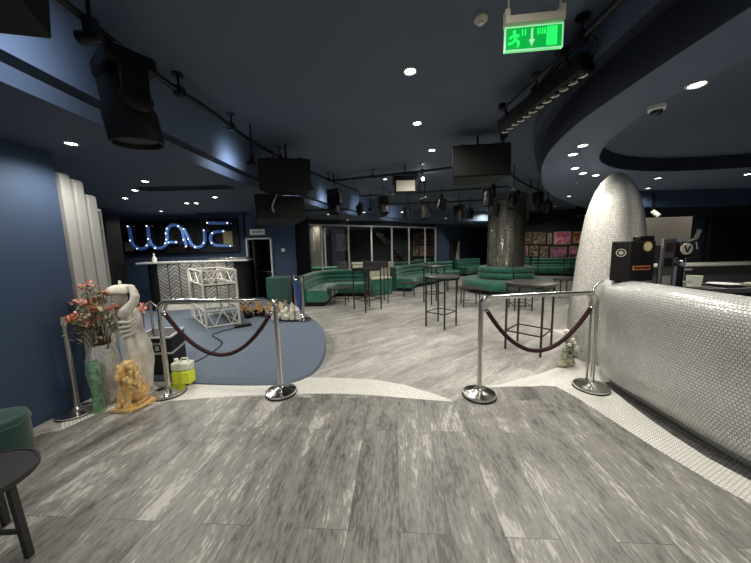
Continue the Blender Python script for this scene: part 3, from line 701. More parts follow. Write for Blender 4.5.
# ------------------------------------------------------------------ plaster statue, lion, vases
SX, SY = -2.71, 3.12
t = thing('statue', 'cream plaster statue of a draped woman with one arm raised over her head', 'statue', (SX, SY, .006))
Sx = lambda x, y, z: (SX+x, SY+y, z)
robe = []; n = 60
path_ = [(.0, .03, .15, .14), (.01, .10, .135, .13), (.02, .25, .135, .125), (.02, .42, .145, .13), (.01, .55, .148, .13), (-.01, .66, .138, .12), (-.03, .76, .112, .10), (-.055, .84, .105, .095), (-.075, .92, .125, .10), (-.09, .985, .135, .09), (-.10, 1.03, .09, .075), (-.105, 1.06, .05, .05)]
for cx, z, rx_, ry_ in path_:
    row = []; cx -= .07*max(0, 1-z/.95); rx_ *= .86; ry_ *= .86
    for k in range(n):
        a = 2*PI*k/n; f = 1+.13*math.sin(a*6+z*9)*(1 if z < .8 else .4)+.07*math.sin(a*10-z*13)
        row.append(Sx(cx+math.cos(a)*rx_*f, math.sin(a)*ry_*f, z))
    robe.append(row)
MB().rings(robe).build('draped_body', M['plaster'], t, smooth=70, sub=1)
b = MB()
for k in range(4):
    b.tube([Sx(-.19+.02*k, -.085, .98-.05*k), Sx(-.09, -.125, .90-.055*k), Sx(.02, -.115, .90-.045*k), Sx(.06, -.06, .95-.04*k)], [.012, .017, .017, .010], 8)
b.build('drape_folds', M['plaster'], t, smooth=70)
blob('head', M['urn_grey'], t, [(Sx(-.135, -.03, 1.155), (.070, .078, .100)), (Sx(-.14, -.09, 1.09), (.034, .03, .03)), (Sx(-.14, -.108, 1.15), (.013, .020, .024))], .009, bars=[([Sx(-.11, 0, 1.02), Sx(-.13, -.01, 1.11)], [.045, .04])])
b = MB(); b.tube([Sx(-.165, -.103, 1.185), Sx(-.150, -.108, 1.19)], .008, 6).tube([Sx(-.125, -.108, 1.19), Sx(-.110, -.103, 1.185)], .008, 6).tube([Sx(-.158, -.112, 1.112), Sx(-.122, -.112, 1.112)], .006, 6)
b.build('face_detail', M['plaster'], t)
cap = []
for i, (r, z) in enumerate([(.075, 1.205), (.125, 1.215), (.128, 1.235), (.105, 1.275), (.06, 1.30), (.015, 1.305), (.012, 1.345), (.003, 1.35)]):
    cap.append([Sx(-.125+math.cos(2*PI*k/30)*r*(1+(.09*math.sin(2*PI*k/30*7) if 0 < i < 4 else 0)), -.01+math.sin(2*PI*k/30)*r*.95, z) for k in range(30)])
MB().rings(cap).build('headdress', M['plaster'], t, smooth=70)
blob('raised_arm', M['plaster'], t, [(Sx(-.015, -.02, 1.275), (.06, .035, .03)), (Sx(-.055, -.04, 1.285), (.045, .012, .012)), (Sx(-.05, -.02, 1.29), (.05, .012, .011)), (Sx(-.045, .0, 1.29), (.05, .012, .011))], .009, bars=[([Sx(-.09, -.07, .97), Sx(-.02, -.09, 1.03), Sx(.045, -.06, 1.11), Sx(.055, -.045, 1.17), Sx(.03, -.03, 1.235), Sx(-.01, -.02, 1.275)], [.058, .052, .046, .045, .036, .027])])
blob('lowered_arm', M['plaster'], t, [(Sx(-.17, -.12, .70), (.028, .02, .03))], .009, bars=[([Sx(-.20, -.0, .98), Sx(-.225, -.04, .86), Sx(-.20, -.10, .76), Sx(-.17, -.12, .71)], [.044, .040, .032, .022])])
MB().lathe([(.0001, 0), (.16, 0), (.16, .025), (.14, .04), (.0001, .04)], (SX-.065, SY, .006), 36).build('plinth', M['plaster'], t)

LX, LY = -2.66, 2.86
t = thing('lion_figure', 'gold and cream seated lion ornament with a curly mane in front of the statue', 'figurine', (LX, LY, .006))
g = lambda x, y, z: (LX+x, LY+y, z)
rnd = random.Random(3)
blob('body', M['gold'], t, [(g(.03, .05, .20), (.095, .11, .15)), (g(.06, .10, .12), (.10, .11, .10)), (g(-.01, -.05, .10), (.05, .08, .06)), (g(.0, -.02, .22), (.08, .07, .12)), (g(-.055, -.10, .055), (.038, .06, .035)), (g(.045, -.10, .055), (.038, .06, .035)), (g(-.07, -.02, .09), (.045, .09, .08))], .010, bars=[([g(-.05, -.04, .25), g(-.06, -.08, .15), g(-.06, -.10, .06)], [.04, .035, .03]), ([g(.05, -.04, .25), g(.05, -.08, .15), g(.05, -.10, .06)], [.04, .035, .03])])
blob('head', M['gold'], t, [(g(-.01, -.06, .36), (.062, .065, .075)), (g(-.02, -.125, .335), (.036, .035, .032)), (g(-.02, -.12, .31), (.028, .03, .02))], .008)
b = MB()
for k in range(75):
    a = rnd.uniform(0, 2*PI); q = rnd.uniform(0, 1); r0 = .085+.03*rnd.random()
    cx, cy, cz = .02+math.cos(a)*r0, -.01+math.sin(a)*r0*.95, .20+.24*q
    if cy < -.05 and abs(cx+.01) < .045: continue
    s = 1-.5*max(0, q-.6)
    b.sphere(g(.01+(cx-.01)*s, cy*s, cz), (.026, .026, .030), 8, 6)
b.sphere(g(.01, .0, .42), (.075, .075, .05))
b.sphere(g(.015, .02, .33), (.085, .075, .10))
b.build('mane', noise_mix('gold_mane', [(.50, .25, .06), (.80, .55, .20), (.85, .72, .45)], 18, .4, coat=.3), t, smooth=80)
b = MB(); b.tube([g(.12, .12, .09), g(.16, .06, .07), g(.17, -.02, .065), g(.15, -.07, .06)], [.02, .016, .014, .022], 8); b.build('tail', M['gold'], t)
MB().prism([(LX-.15, LY-.16), (LX+.12, LY-.16), (LX+.25, LY+.13), (LX+.19, LY+.2), (LX-.13, LY+.17)], .006, .042).build('plinth', M['gold'], t, bevel=.01)
t.scale = (.80, .80, 1.12)

VX, VY = -3.03, 3.0
t = thing('floor_vase', 'faceted silver white floor vase holding the flowers beside the grey slabs', 'vase', (VX, VY, .006))
MB().lathe([(.0001, 0), (.11, 0), (.12, .02), (.155, .34), (.145, .50), (.10, .66), (.093, .66), (.13, .49), (.0001, .40)], (VX, VY, .006), 7, a0=.2, a1=.2+2*PI).build('body', M['silver_vase'], t, smooth=20)
t = thing('vase', 'narrow green glass vase beside the wall, left of the faceted vase', 'vase', (-3.02, 2.84, .006))
MB().lathe([(.0001, 0), (.042, 0), (.05, .03), (.042, .2), (.047, .36), (.055, .46), (.04, .54), (.035, .54), (.045, .46), (.0001, .05)], (-2.945, 2.80, .006), 10).build('glass_body', M['green_glass'], t, smooth=20)
MB().lathe([(.0001, 0), (.06, .0), (.065, .012), (.04, .022), (.0001, .022)], (-2.945, 2.80, .004), 24).build('foot', M['green_glass'], t)

t = thing('flower_bouquet', 'large bouquet of coral red and pale green blossoms standing in the floor vase', 'flowers', (VX, VY, .43))
rnd = random.Random(11); b = MB(); heads = []
tips = [(-.19, .02, 1.12), (.10, -.12, 1.10), (-.02, -.05, 1.32), (.09, .02, 1.24), (-.06, -.18, 1.00), (.17, .0, 1.05), (-.10, .02, 1.10), (.02, -.10, .97), (.12, .1, .96), (-.16, -.08, .97), (.0, .05, 1.16), (-.02, .0, 1.05), (.2, -.05, 1.0)]
for k in range(34):
    tx, ty, tz = tips[k % len(tips)]
    e = Vector((VX+tx*1.0+rnd.gauss(0, .03), VY+ty+rnd.gauss(0, .03), tz-rnd.random()*.12)); s0 = Vector((VX+rnd.uniform(-.04, .04), VY+rnd.uniform(-.04, .04), .44))
    m_ = s0.lerp(e, .5)+Vector((rnd.uniform(-.03, .03), rnd.uniform(-.03, .03), .05)); b.tube(catmull([s0, m_, e], 4), .004, 5)
b.build('stems', M['stem'], t, smooth=80)
b = MB()
for k in range(520):
    tx, ty, tz = rnd.choice(tips)
    c = Vector((VX+tx*rnd.uniform(.3, 1.15)+rnd.gauss(0, .03), VY+ty*rnd.uniform(.3, 1.1)+rnd.gauss(0, .035), tz-.02-abs(rnd.gauss(0, .10))))
    if c.z < .72: c.z = .72+rnd.random()*.2
    d = Vector((rnd.gauss(0, 1), rnd.gauss(0, 1), rnd.gauss(.5, .8))).normalized(); x, y = basis(d); L_ = rnd.uniform(.035, .085); W_ = L_*.26
    vs = [b.bm.verts.new(p) for p in (c, c+d*L_*.5+x*W_+y*W_*.3, c+d*L_, c+d*L_*.5-x*W_+y*W_*.3)]; b.face(vs)
lv = b.build('leaves', M['leaf'], t, smooth=80); lv['kind'] = 'stuff'
for tx, ty, tz in tips[:11]:
    b = MB(); c = Vector((VX+tx, VY+ty, tz))
    for q in range(6):
        cc = c+Vector((rnd.gauss(0, .032), rnd.gauss(0, .03), rnd.gauss(0, .03)))
        for k in range(9):
            a = 2*PI*k/9+q; d = Vector((math.cos(a)*.9, math.sin(a)*.9, rnd.uniform(-.2, .9))).normalized(); x, y = basis(d); L_ = rnd.uniform(.035, .062)
            vs = [b.bm.verts.new(p) for p in (cc, cc+d*L_*.55+x*L_*.22, cc+d*L_, cc+d*L_*.55-x*L_*.22)]; b.face(vs)
    b.build('blossom', M['petal'], t, smooth=80)
t = thing('dried_flower', 'small sprig of coral red flowers behind the statue shoulder', 'flowers', (-2.80, 3.34, .02))
b = MB()
for k in range(36):
    c = Vector((-2.80+rnd.gauss(0, .025), 3.32+rnd.gauss(0, .02), .98+rnd.gauss(0, .03))); d = Vector((rnd.gauss(0, 1), rnd.gauss(0, 1), rnd.gauss(.3, .8))).normalized(); x, y = basis(d)
    vs = [b.bm.verts.new(p) for p in (c, c+d*.03+x*.012, c+d*.055, c+d*.03-x*.012)]; b.face(vs)
b.build('blossom', M['petal'], t); MB().tube([(-2.84, 3.34, .02), (-2.80, 3.32, .98)], .005, 6).build('stem', M['stem'], t)

t = thing('equipment_case', 'black flight case with silver edges on the floor behind the statue', 'case', (-2.85, 3.75, .05))
c0, c1, c2, c3 = Vector((-3.10, 3.50, 0)), Vector((-2.66, 3.52, 0)), Vector((-2.78, 3.96, 0)), Vector((-3.20, 3.94, 0))
base_z = .09
for z0, z1, nm in ((.085, .34, 'lower_body'), (.36, .56, 'lid')):
    b = MB(); b.prism([c0, c1, c2, c3], z0, z1); b.build(nm, M['black_case'], t, bevel=.008)
b = MB()
for z in (.35, .56):
    for a, c in ((c0, c1), (c1, c2), (c2, c3), (c3, c0)):
        b.bar(a+Vector((0, 0, z)), c+Vector((0, 0, z)), .022)
b.build('edge_trim', M['silver'], t)
b = MB()
for k in range(5): b.box((-2.90+.035*k, 3.502, .48), (.02, .006, .03))
b.box((-2.83, 3.502, .42), (.05, .006, .06)); b.build('case_label', M['silver'], t)

JX, JY = -2.42, 3.34
t = thing('jug', 'translucent canister half full of bright yellow liquid on the carpet behind the post', 'canister', (JX, JY, .02))
zj = sz(JX, JY)+.004
MB().prism([(JX-.10, JY-.07), (JX+.12, JY-.05), (JX+.12, JY+.07), (JX-.10, JY+.06)], zj, zj+.17).build('liquid', M['yellow_jug'], t, bevel=.02)
b = MB(); b.prism([(JX-.10, JY-.07), (JX+.125, JY-.05), (JX+.125, JY+.07), (JX-.10, JY+.06)], zj+.17, zj+.28); b.build('upper_body', M['jug_white'], t, bevel=.025)
MB().tube([(JX-.06, JY, zj+.27), (JX-.06, JY, zj+.315)], .022, 14).build('cap', M['white'], t)
MB().tube([(JX-.02, JY, zj+.27), (JX+.01, JY, zj+.32), (JX+.07, JY, zj+.32), (JX+.10, JY, zj+.27)], .011, 10).build('handle', M['jug_white'], t)

# flowers at the foot of the fin
FX, FY = 2.53, 3.60
t = thing('floral_ornament', 'small arrangement of white roses and leaves on stone beside the right barrier post', 'flowers', (FX, FY, .0075))
blob('stone_base', noise_mix('stone_moss', [(.05, .07, .04), (.35, .33, .22), (.60, .57, .45)], 20, .7), t, [((FX, FY, .12), (.075, .07, .11)), ((FX-.05, FY-.02, .05), (.06, .05, .045)), ((FX+.06, FY+.02, .06), (.055, .05, .055)), ((FX-.11, FY-.03, .03), (.03, .025, .022)), ((FX+.01, FY, .22), (.06, .055, .07))], .010, disp=.03)
b = MB()
for k in range(90):
    c = Vector((FX+rnd.gauss(0, .04), FY+rnd.gauss(-.02, .035), rnd.uniform(.16, .42))); d = Vector((rnd.gauss(0, 1), rnd.gauss(0, 1), rnd.gauss(.2, .7))).normalized(); x, y = basis(d)
    vs = [b.bm.verts.new(p) for p in (c, c+d*.03+x*.013, c+d*.06, c+d*.03-x*.013)]; b.face(vs)
lv = b.build('leaves', mat('leaf_dark', (.03, .07, .045), .5), t); lv['kind'] = 'stuff'
MB().tube([(FX-.01, FY, .2), (FX-.03, FY-.01, .46)], .006, 6).build('stem', M['stem'], t)
for x, y, z, r in [(-.035, -.01, .485, .036), (.05, -.04, .33, .03), (.02, -.05, .385, .026), (.10, -.02, .27, .026), (-.02, -.05, .32, .024)]:
    blob('rose', M['petal_white'], t, [((FX+x, FY+y, z), r)], .006, disp=.02, dscale=.02)

# ------------------------------------------------------------------ near left furniture
def side_table(label, x, y, h, r):
    t = thing('side_table', label, 'side table', (x, y, .003))
    MB().lathe([(.0001, h-.035), (r-.01, h-.035), (r, h-.03), (r, h), (r-.012, h), (r-.015, h-.006), (.0001, h-.006)], n=56).build('tabletop', M['table_black'], t, world=False)
    for k in range(3):
        a = R(3)+k*2*PI/3
        MB().bar((math.cos(a)*(r-.04), math.sin(a)*(r-.04), h-.03), (math.cos(a)*(r-.01), math.sin(a)*(r-.01), .003), .028).build('leg', M['table_black'], t, world=False)
    b = MB()
    for k in range(3):
        a = R(3)+k*2*PI/3; b.bar((math.cos(a)*(r-.03), math.sin(a)*(r-.03), .16), (0, 0, .16), .018)
    b.build('stretcher', M['table_black'], t, world=False)
pt = P(38, 558)
side_table('round black metal side table cut by the left edge of the photo', -2.19, 1.35, .47, .26)
t = thing('pouf', 'round dark green velvet pouf at the left edge beside the blue wall', 'pouf', (-3.15, 2.0, .003))
pf = D(4, 422, 2.0)
MB().lathe([(.0001, .0), (.18, .0), (.19, .02), (.19, .28), (.195, .30), (.185, .335), (.15, .35), (.0001, .352)], (-3.13, 2.14, .006), 40).build('cushion', M['green_dark'], t)
MB().lathe([(.192, .27), (.199, .275), (.199, .285), (.192, .29)], (-3.13, 2.14, .006), 40).build('piping', M['green_dark'], t)

# ------------------------------------------------------------------ stage: booth, sign, truss cube
bp0, bp1 = Vector((-5.75, 6.95, 0)), Vector((-3.45, 7.5, 0))
t = thing('dj_booth', 'stage booth with a silver chevron front and dark curved ends below the sign', 'booth', (-4.6, 7.2, .17))
d = (bp1-bp0).normalized(); n_ = Vector((-d.y, d.x, 0)); Lb = (bp1-bp0).length
zt = 1.36
def bx(s, o, z): q = bp0+d*s+n_*o; return Vector((q.x, q.y, z))
b = MB(); zf = .36
path = [bx(.32, -.0, 0), bx(.8, -.10, 0), bx(1.2, -.12, 0), bx(1.7, -.10, 0), bx(2.08, 0, 0)]; path = [(q.x, q.y) for q in catmull(path, 5)]
b.sweep(path, [(.0, zf), (.0, zt), (.05, zt), (.05, zf)], uv=True); b.build('chevron_front', M['booth_chevron'], t)
for s in (0, 1):
    b = MB(); row = []
    for z in (.17, zt):
        rr0 = []
        for k in range(9):
            a = PI/2*k/8; r = .34
            q = (bx(.34-r*math.cos(a), .34-r*math.sin(a), z) if s == 0 else bx(2.06+r*math.sin(a), .34-r*math.cos(a), z)); rr0.append(q)
        if s == 0: rr0 += [bx(.34, .6, z), bx(0, .6, z)]
        else: rr0 += [bx(2.4, .6, z), bx(2.06, .6, z)]
        row.append(rr0)
    b.rings(row); b.build('curved_end', M['black_case'], t)
MB().prism([bx(.3, -.08, 0).xy, bx(2.1, -.08, 0).xy, bx(2.1, .5, 0).xy, bx(.3, .5, 0).xy], .172, .32).build('kick_base', M['white_paint'], t, bevel=.01)
MB().prism([bx(.3, -.02, 0).xy, bx(2.1, -.02, 0).xy, bx(2.1, .5, 0).xy, bx(.3, .5, 0).xy], .321, .36).build('shadow_gap', M['black'], t)
MB().prism([bx(-.06, -.13, 0).xy, bx(2.46, -.13, 0).xy, bx(2.46, .62, 0).xy, bx(-.06, .62, 0).xy], zt+.002, zt+.045).build('worktop', M['silver'], t, bevel=.012)
t = thing('bottle', 'small white bottle standing on the left corner of the stage booth', 'bottle', bx(.25, .1, zt+.045))
MB().lathe([(.0001, 0), (.05, 0), (.05, .09), (.018, .15), (.018, .22), (.0001, .22)], bx(.25, .1, zt+.046), 14).build('bottle_body', M['white'], t)
t = thing('mixer', 'flat dj controller with small knobs on the booth top', 'dj controller', bx(1.9, .2, zt+.05))
q = bx(1.95, .18, zt+.075); MB().box(q, (.9, .34, .055), rz=math.atan2(d.y, d.x)).build('body', M['steel'], t, bevel=.006)
b = MB()
for k in range(9): b.lathe([(.0001, 0), (.016, 0), (.014, .02), (.0001, .02)], bx(1.58+.09*k, .10+.1*(k % 2), zt+.1025), 10)
b.build('knobs', M['black'], t)

# sign with tube letters
sa, sb = Vector((-7.28, 8.27, 0)), Vector((-3.93, 8.27, 0))
t = thing('letter_sign', 'black wall sign with large blue rounded tube letters and small bulbs over the booth', 'sign', (-5.6, 8.3, 1.6))
z0s, z1s = 1.60, 2.56
MB().box(((sa.x+sb.x)/2, 8.30, (z0s+z1s)/2), (sb.x-sa.x, .08, z1s-z0s)).build('panel', M['mirror_dark'], t, bevel=.01)
W_ = sb.x-sa.x; Hs = z1s-z0s
def S(x, y, o=0): return Vector((sa.x+W_*x, 8.20-o, z0s+Hs*y))
def arc(cx, cy, rx_, ry_, a0, a1, n=10): return [S(cx+rx_*math.cos(R(a0+(a1-a0)*k/n)), cy+ry_*math.sin(R(a0+(a1-a0)*k/n))) for k in range(n+1)]
strokes = [('letter_w', [[S(.085, .83), S(.09, .42)]+arc(.165, .40, .075, .24, 180, 360)+[S(.245, .83)], [S(.245, .45)]+arc(.32, .40, .072, .24, 180, 355)+[S(.40, .60)]]),
           ('letter_a', [[S(.40, .42), S(.40, .55)]+arc(.47, .58, .07, .27, 180, 0)+[S(.545, .40), S(.56, .20)], [S(.415, .33), S(.48, .33)]]),
           ('letter_v', [[S(.555, .72), S(.585, .42)]+arc(.655, .40, .065, .24, 190, 350)+[S(.725, .66)]]),
           ('letter_e', [[S(.76, .88), S(.93, .86)], [S(.89, .62), S(.83, .62)]+arc(.83, .41, .06, .21, 90, 270)+[S(.94, .19)]])]
for nm, ss in strokes:
    b = MB(); bulbs = MB()
    for st in ss:
        b.tube(st, .046, 10)
        acc = .0
        for i in range(len(st)):
            if i: acc += (st[i]-st[i-1]).length
            if i == 0 or acc > .30 or i == len(st)-1:
                bulbs.sphere(st[i]+Vector((0, -.044, 0)), .016, 8, 6); acc = 0
    lo = b.build(nm, M['neon_blue'], t)
    bulbs.build('bulbs', M['bulb'], lo)
b = MB()
b.prism([(S(.02, 0).x, 8.245), (S(.09, 0).x, 8.245), (S(.09, 0).x, 8.255), (S(.02, 0).x, 8.255)], z0s+.1, z0s+.36); b.build('gold_patch', mat('sign_gold', (.30, .27, .12), .5), t); b = MB(); b.prism([(S(.87, 0).x, 8.245), (S(.95, 0).x, 8.245), (S(.95, 0).x, 8.255), (S(.87, 0).x, 8.255)], z0s+.15, z0s+.6)
b.build('gold_patch', bpy.data.materials['sign_gold'], t)

# white truss cube table
t = thing('truss_frame', 'white open lattice truss frame standing on the stage before the booth', 'truss', (-3.1, 5.3, .17))
k0 = P(207, 329, .17); k1 = P(240, 324, .17); k3 = P(193, 317.5, .17); dx = (k1-k0).normalized(); L0 = (k1-k0).length; dn = (k3-k0).normalized(); dp = (k3-k0).length
def K(s, o, z): return k0+dx*s*L0+dn*o*dp+Vector((0, 0, z))
zc = D(204, 271.5, k0.y).z-.17
for s, o in ((0, 0), (1, 0), (1, 1), (0, 1)): MB().bar(K(s, o, 0.004), K(s, o, zc), .030).build('upright', M['white_paint'], t)
for z in (.03, .34, zc-.26, zc):
    b = MB()
    for a, c in (((0, 0), (1, 0)), ((1, 0), (1, 1)), ((1, 1), (0, 1)), ((0, 1), (0, 0))): b.bar(K(*a, z), K(*c, z), .022)
    b.build('rail_frame', M['white_paint'], t)
for za, zb_ in ((.03, .34), (zc-.26, zc)):
    b = MB()
    for a, c in (((0, 0), (1, 0)), ((1, 0), (1, 1)), ((1, 1), (0, 1)), ((0, 1), (0, 0))):
        for k in range(4):
            f0_, f1_ = k/4, (k+1)/4; A_ = (a[0]+(c[0]-a[0])*f0_, a[1]+(c[1]-a[1])*f0_); B_ = (a[0]+(c[0]-a[0])*f1_, a[1]+(c[1]-a[1])*f1_)
            b.tube([K(*A_, za if k % 2 else zb_), K(*B_, zb_ if k % 2 else za)], .009, 6)
    lt = b.build('lattice', M['white_paint'], t)
MB().prism([K(.03, .03, 0).xy, K(.97, .03, 0).xy, K(.97, .97, 0).xy, K(.03, .97, 0).xy], .17+zc-.30, .17+zc-.28).build('shelf', M['mirror_dark'], t)

p = P(243, 327, .17)
t = thing('power_strip', 'black plug block lying on the stage carpet at the corner of the truss frame', 'power strip', (p.x, p.y, .172))
MB().box((p.x, p.y, .195), (.30, .07, .045), rz=.7).build('body', M['black'], t, bevel=.008)
p2 = P(185, 357, .05)
tag(MB().tube(catmull([(p.x-.12, p.y-.12, .185), (p.x-.3, p.y-.5, .186), (-2.5, 4.4, sz(-2.5, 4.4)+.012), (-2.55, 3.9, sz(-2.5, 3.9)+.012), (-2.75, 3.75, sz(-2.5, 3.75)+.012)], 8), .008, 6).build('power_cable', M['black']), 'thin black cable trailing over the stage carpet from the plug block', 'cable')

# coral decorations
def lump(label, name, c, r, m, n, seed, black=False):
    rn = random.Random(seed); balls = []
    z = sz(c[0], c[1])
    t = thing(name, label, 'decoration', (c[0], c[1], z))
    for k in range(n):
        balls.append(((c[0]+rn.uniform(-r, r), c[1]+rn.uniform(-r*.4, r*.4), z+.05+rn.uniform(0, .06)), rn.uniform(.05, .09)))
    blob('rock', M[m], t, balls, .018, disp=.05, dscale=.05)
    return t, balls, rn
p = P(263, 316, .17)
t, bl, rn = lump('orange brown branching coral on black rock at the back of the stage edge', 'coral', (p.x, p.y), .42, 'black', 12, 4)
b = MB()
for k in range(60):
    x = p.x+rn.uniform(-.48, .48); y = p.y+rn.uniform(-.15, .15); z = sz(x, y)+.08; h = rn.uniform(.10, .30)
    b.tube([(x, y, z), (x+rn.uniform(-.05, .05), y, z+h*.6), (x+rn.uniform(-.09, .09), y+rn.uniform(-.04, .04), z+h)], [.022, .017, .010], 6)
b.build('branches', M['coral'], t, smooth=80)
p = P(287, 321, .16)
t, bl, rn = lump('white castle shaped coral ornament on the stage beside the blue ropes', 'coral', (p.x, p.y), .24, 'coral_white', 14, 6)
b = MB()
for k in range(14):
    x = p.x+rn.uniform(-.26, .26); y = p.y+rn.uniform(-.1, .1); z = sz(x, y)+.05; h = rn.uniform(.18, .36)
    b.lathe([(.0001, 0), (.05, 0), (.035, h*.6), (.045, h*.7), (.03, h*.85), (.0001, h)], (x, y, z), 9)
b.build('towers', M['coral_white'], t)
tag(MB().box((-2.68, 8.31, 1.62), (.09, .05, .09)).build('thermostat', M['white'], bevel=.01), 'small white square fitting on the blue wall right of the stage door', 'wall fitting')
t = thing('exit_sign', 'small white exit sign box above the stage door', 'exit sign', (-3.38, 8.3, 2.2))
MB().box((-3.38, 8.28, 2.16), (.42, .06, .17)).build('housing', M['white'], t, bevel=.008)
b = MB(); b.box((-3.38, 8.245, 2.16), (.30, .008, .05)); b.build('pictogram', M['panel_grey'], t)
# ------------------------------------------------------------------ mosaic columns and sofas
def column(label, x, y, r):
    t = thing('column', label, 'column', (x, y, 0), 0)
    MB().lathe([(r, 0), (r, 3.29)], (x, y, 0), 56, uv=True).build('shaft', M['column_mosaic'], t, smooth=60)
    return t
column('thick round column clad in bronze silver mosaic rising from the round green sofa', 4.62, 10.0, .61)
pc = D(311, 240, 12.6)
column('round mosaic column behind the glass wall at the left', pc.x, 12.6, .58)

def lying_roll(r, n=5):   # back of three horizontal rolls, profile as (distance from back edge, z)
    pts = [(0.02, .40)]
    pts += [(.0, .45), (.0, .82), (.03, .86), (.09, .87)]
    for k in range(3):
        z1 = .87-.155*k; z0 = z1-.155
        for a in range(0, n+1):
            th = PI/2-PI*a/n; pts.append((.17+.055*math.cos(th)+.02*k, (z0+z1)/2+.078*math.sin(th)))
    return pts
SEAT = [(.10, .12), (.82, .12), (.85, .15), (.86, .38), (.84, .43), (.78, .455), (.20, .455), (.10, .42)]
PLN = [(.06, .004), (.78, .004), (.78, .12), (.06, .12)]
def sofa(label, path, group=None, cat='sofa', ends=()):
    # path = rear line; the seat is to the left of travel
    c = Vector((sum(p[0] for p in path)/len(path), sum(p[1] for p in path)/len(path), 0)); t = thing('sofa', label, cat, c, 0, group)
    MB().sweep(path, PLN).build('plinth', M['black'], t)
    MB().sweep(path, SEAT).build('seat', M['green_velvet'], t, smooth=50)
    MB().sweep(path, lying_roll(.08)).build('backrest', M['green_velvet'], t, smooth=70)
    for e in ends:
        a, c2 = (Vector(path[0]), Vector(path[1])) if e == 0 else (Vector(path[-1]), Vector(path[-2]))
        d = (a-c2).normalized(); n = Vector((-d.y, d.x)) * (-1 if e == 0 else 1); n = -n if e == 0 else -n
        f = (Vector(path[1])-Vector(path[0])).normalized() if e == 0 else (Vector(path[-1])-Vector(path[-2])).normalized()
        nl = Vector((-f.y, f.x)); d3 = d
        poly = [a+d3*.002, a+nl*.24+d3*.002, a+nl*.24+d3*.06, a+d3*.06]
        MB().prism([(q.x, q.y) for q in poly], .004, .90).build('side_panel', M['green_dark'], t, bevel=.01)
    return t
SG = 'green channelled sofas'
def rev(l): return list(reversed(l))
sofa('green U shaped booth sofa nearest the stage, left of all', rev([(-2.25, 7.95), (-2.20, 9.3), (-2.0, 10.05), (-1.5, 10.3), (-.25, 10.15)]), SG, ends=(0, 1))
sofa('green sofa in the second booth from the stage, behind the pale topped box', rev([(.55, 10.4), (.75, 11.2), (1.1, 11.85), (1.75, 12.4), (2.1, 12.75)]), SG, ends=(1,))
sofa('green sofa in the third booth, in front of the end of the glass wall', rev([(2.25, 13.15), (2.6, 13.6), (3.7, 14.0)]), SG)
sofa('green sofa in front of the far blue wall', rev([(4.25, 15.3), (5.0, 15.95), (5.9, 16.3)]), SG)
sofa('long curved green sofa under the framed posters at the far wall', rev([(7.0, 15.6), (8.2, 15.1), (9.4, 14.6), (11.4, 13.75)]), SG)
sofa('green sofa behind the glass wall beside the round column', rev([(pc.x-.9, 11.95), (pc.x+.55, 11.95), (pc.x+1.1, 12.2)]), SG)
sofa('green sofa behind the glass wall near its middle', rev([(.9, 14.2), (1.9, 14.6), (2.4, 15.2)]), SG)
sofa('green sofa behind the far end of the glass wall below the posters', rev([(2.15, 15.8), (2.3, 16.6), (3.2, 17.1)]), SG)
pts_ = P(291, 297)
t = thing('upholstered_block', 'plain dark green upholstered block between the blue wall and the first booth', 'sofa', (-2.62, 8.0, 0))
b = MB(); b.box((-2.70, 7.85, .45), (.62, .35, .88)); b.build('body', M['green_dark'], t, bevel=.03)
t = thing('upholstered_bench', 'low green upholstered box with a pale top beside the first booth', 'sofa', (.05, 9.8, 0))
MB().prism([(-.12, 9.33), (.58, 9.75), (.42, 10.15), (-.18, 9.9)], .004, .56).build('body', M['green_velvet'], t, bevel=.015)
MB().prism([(-.12, 9.33), (.58, 9.75), (.42, 10.15), (-.18, 9.9)], .562, .60).build('top', M['cream'], t, bevel=.008)
# round sofa round the mosaic column
cx, cy = 4.62, 10.0
t = thing('round_sofa', 'round green sofa wrapped around the mosaic column', 'sofa', (cx, cy, 0))
MB().sector([(.70, .004), (1.34, .004), (1.34, .14), (.70, .14)], (cx, cy, 0), 0, 2*PI, 48).build('plinth', M['black'], t)
MB().sector([(.70, .14), (1.42, .14), (1.46, .18), (1.46, .38), (1.43, .43), (1.36, .455), (.70, .455)], (cx, cy, 0), 0, 2*PI, 48).build('seat', M['green_velvet'], t, smooth=50)
for k in range(5):
    a0 = R(-97)+k*2*PI/5+R(2); a1 = R(-97)+(k+1)*2*PI/5-R(2)
    pr_ = [(.70, .46), (.70, .84), (.73, .87)]
    for q in range(2):
        z1 = .87-.20*q; 
        for s in range(6):
            th = PI/2-PI*s/5; pr_.append((.84+.05*math.cos(th)+.025*q, z1-.10+.095*math.sin(th)))
    MB().sector(pr_, (cx, cy, 0), a0, a1, 14).build('backrest', M['green_velvet'], t, smooth=60)

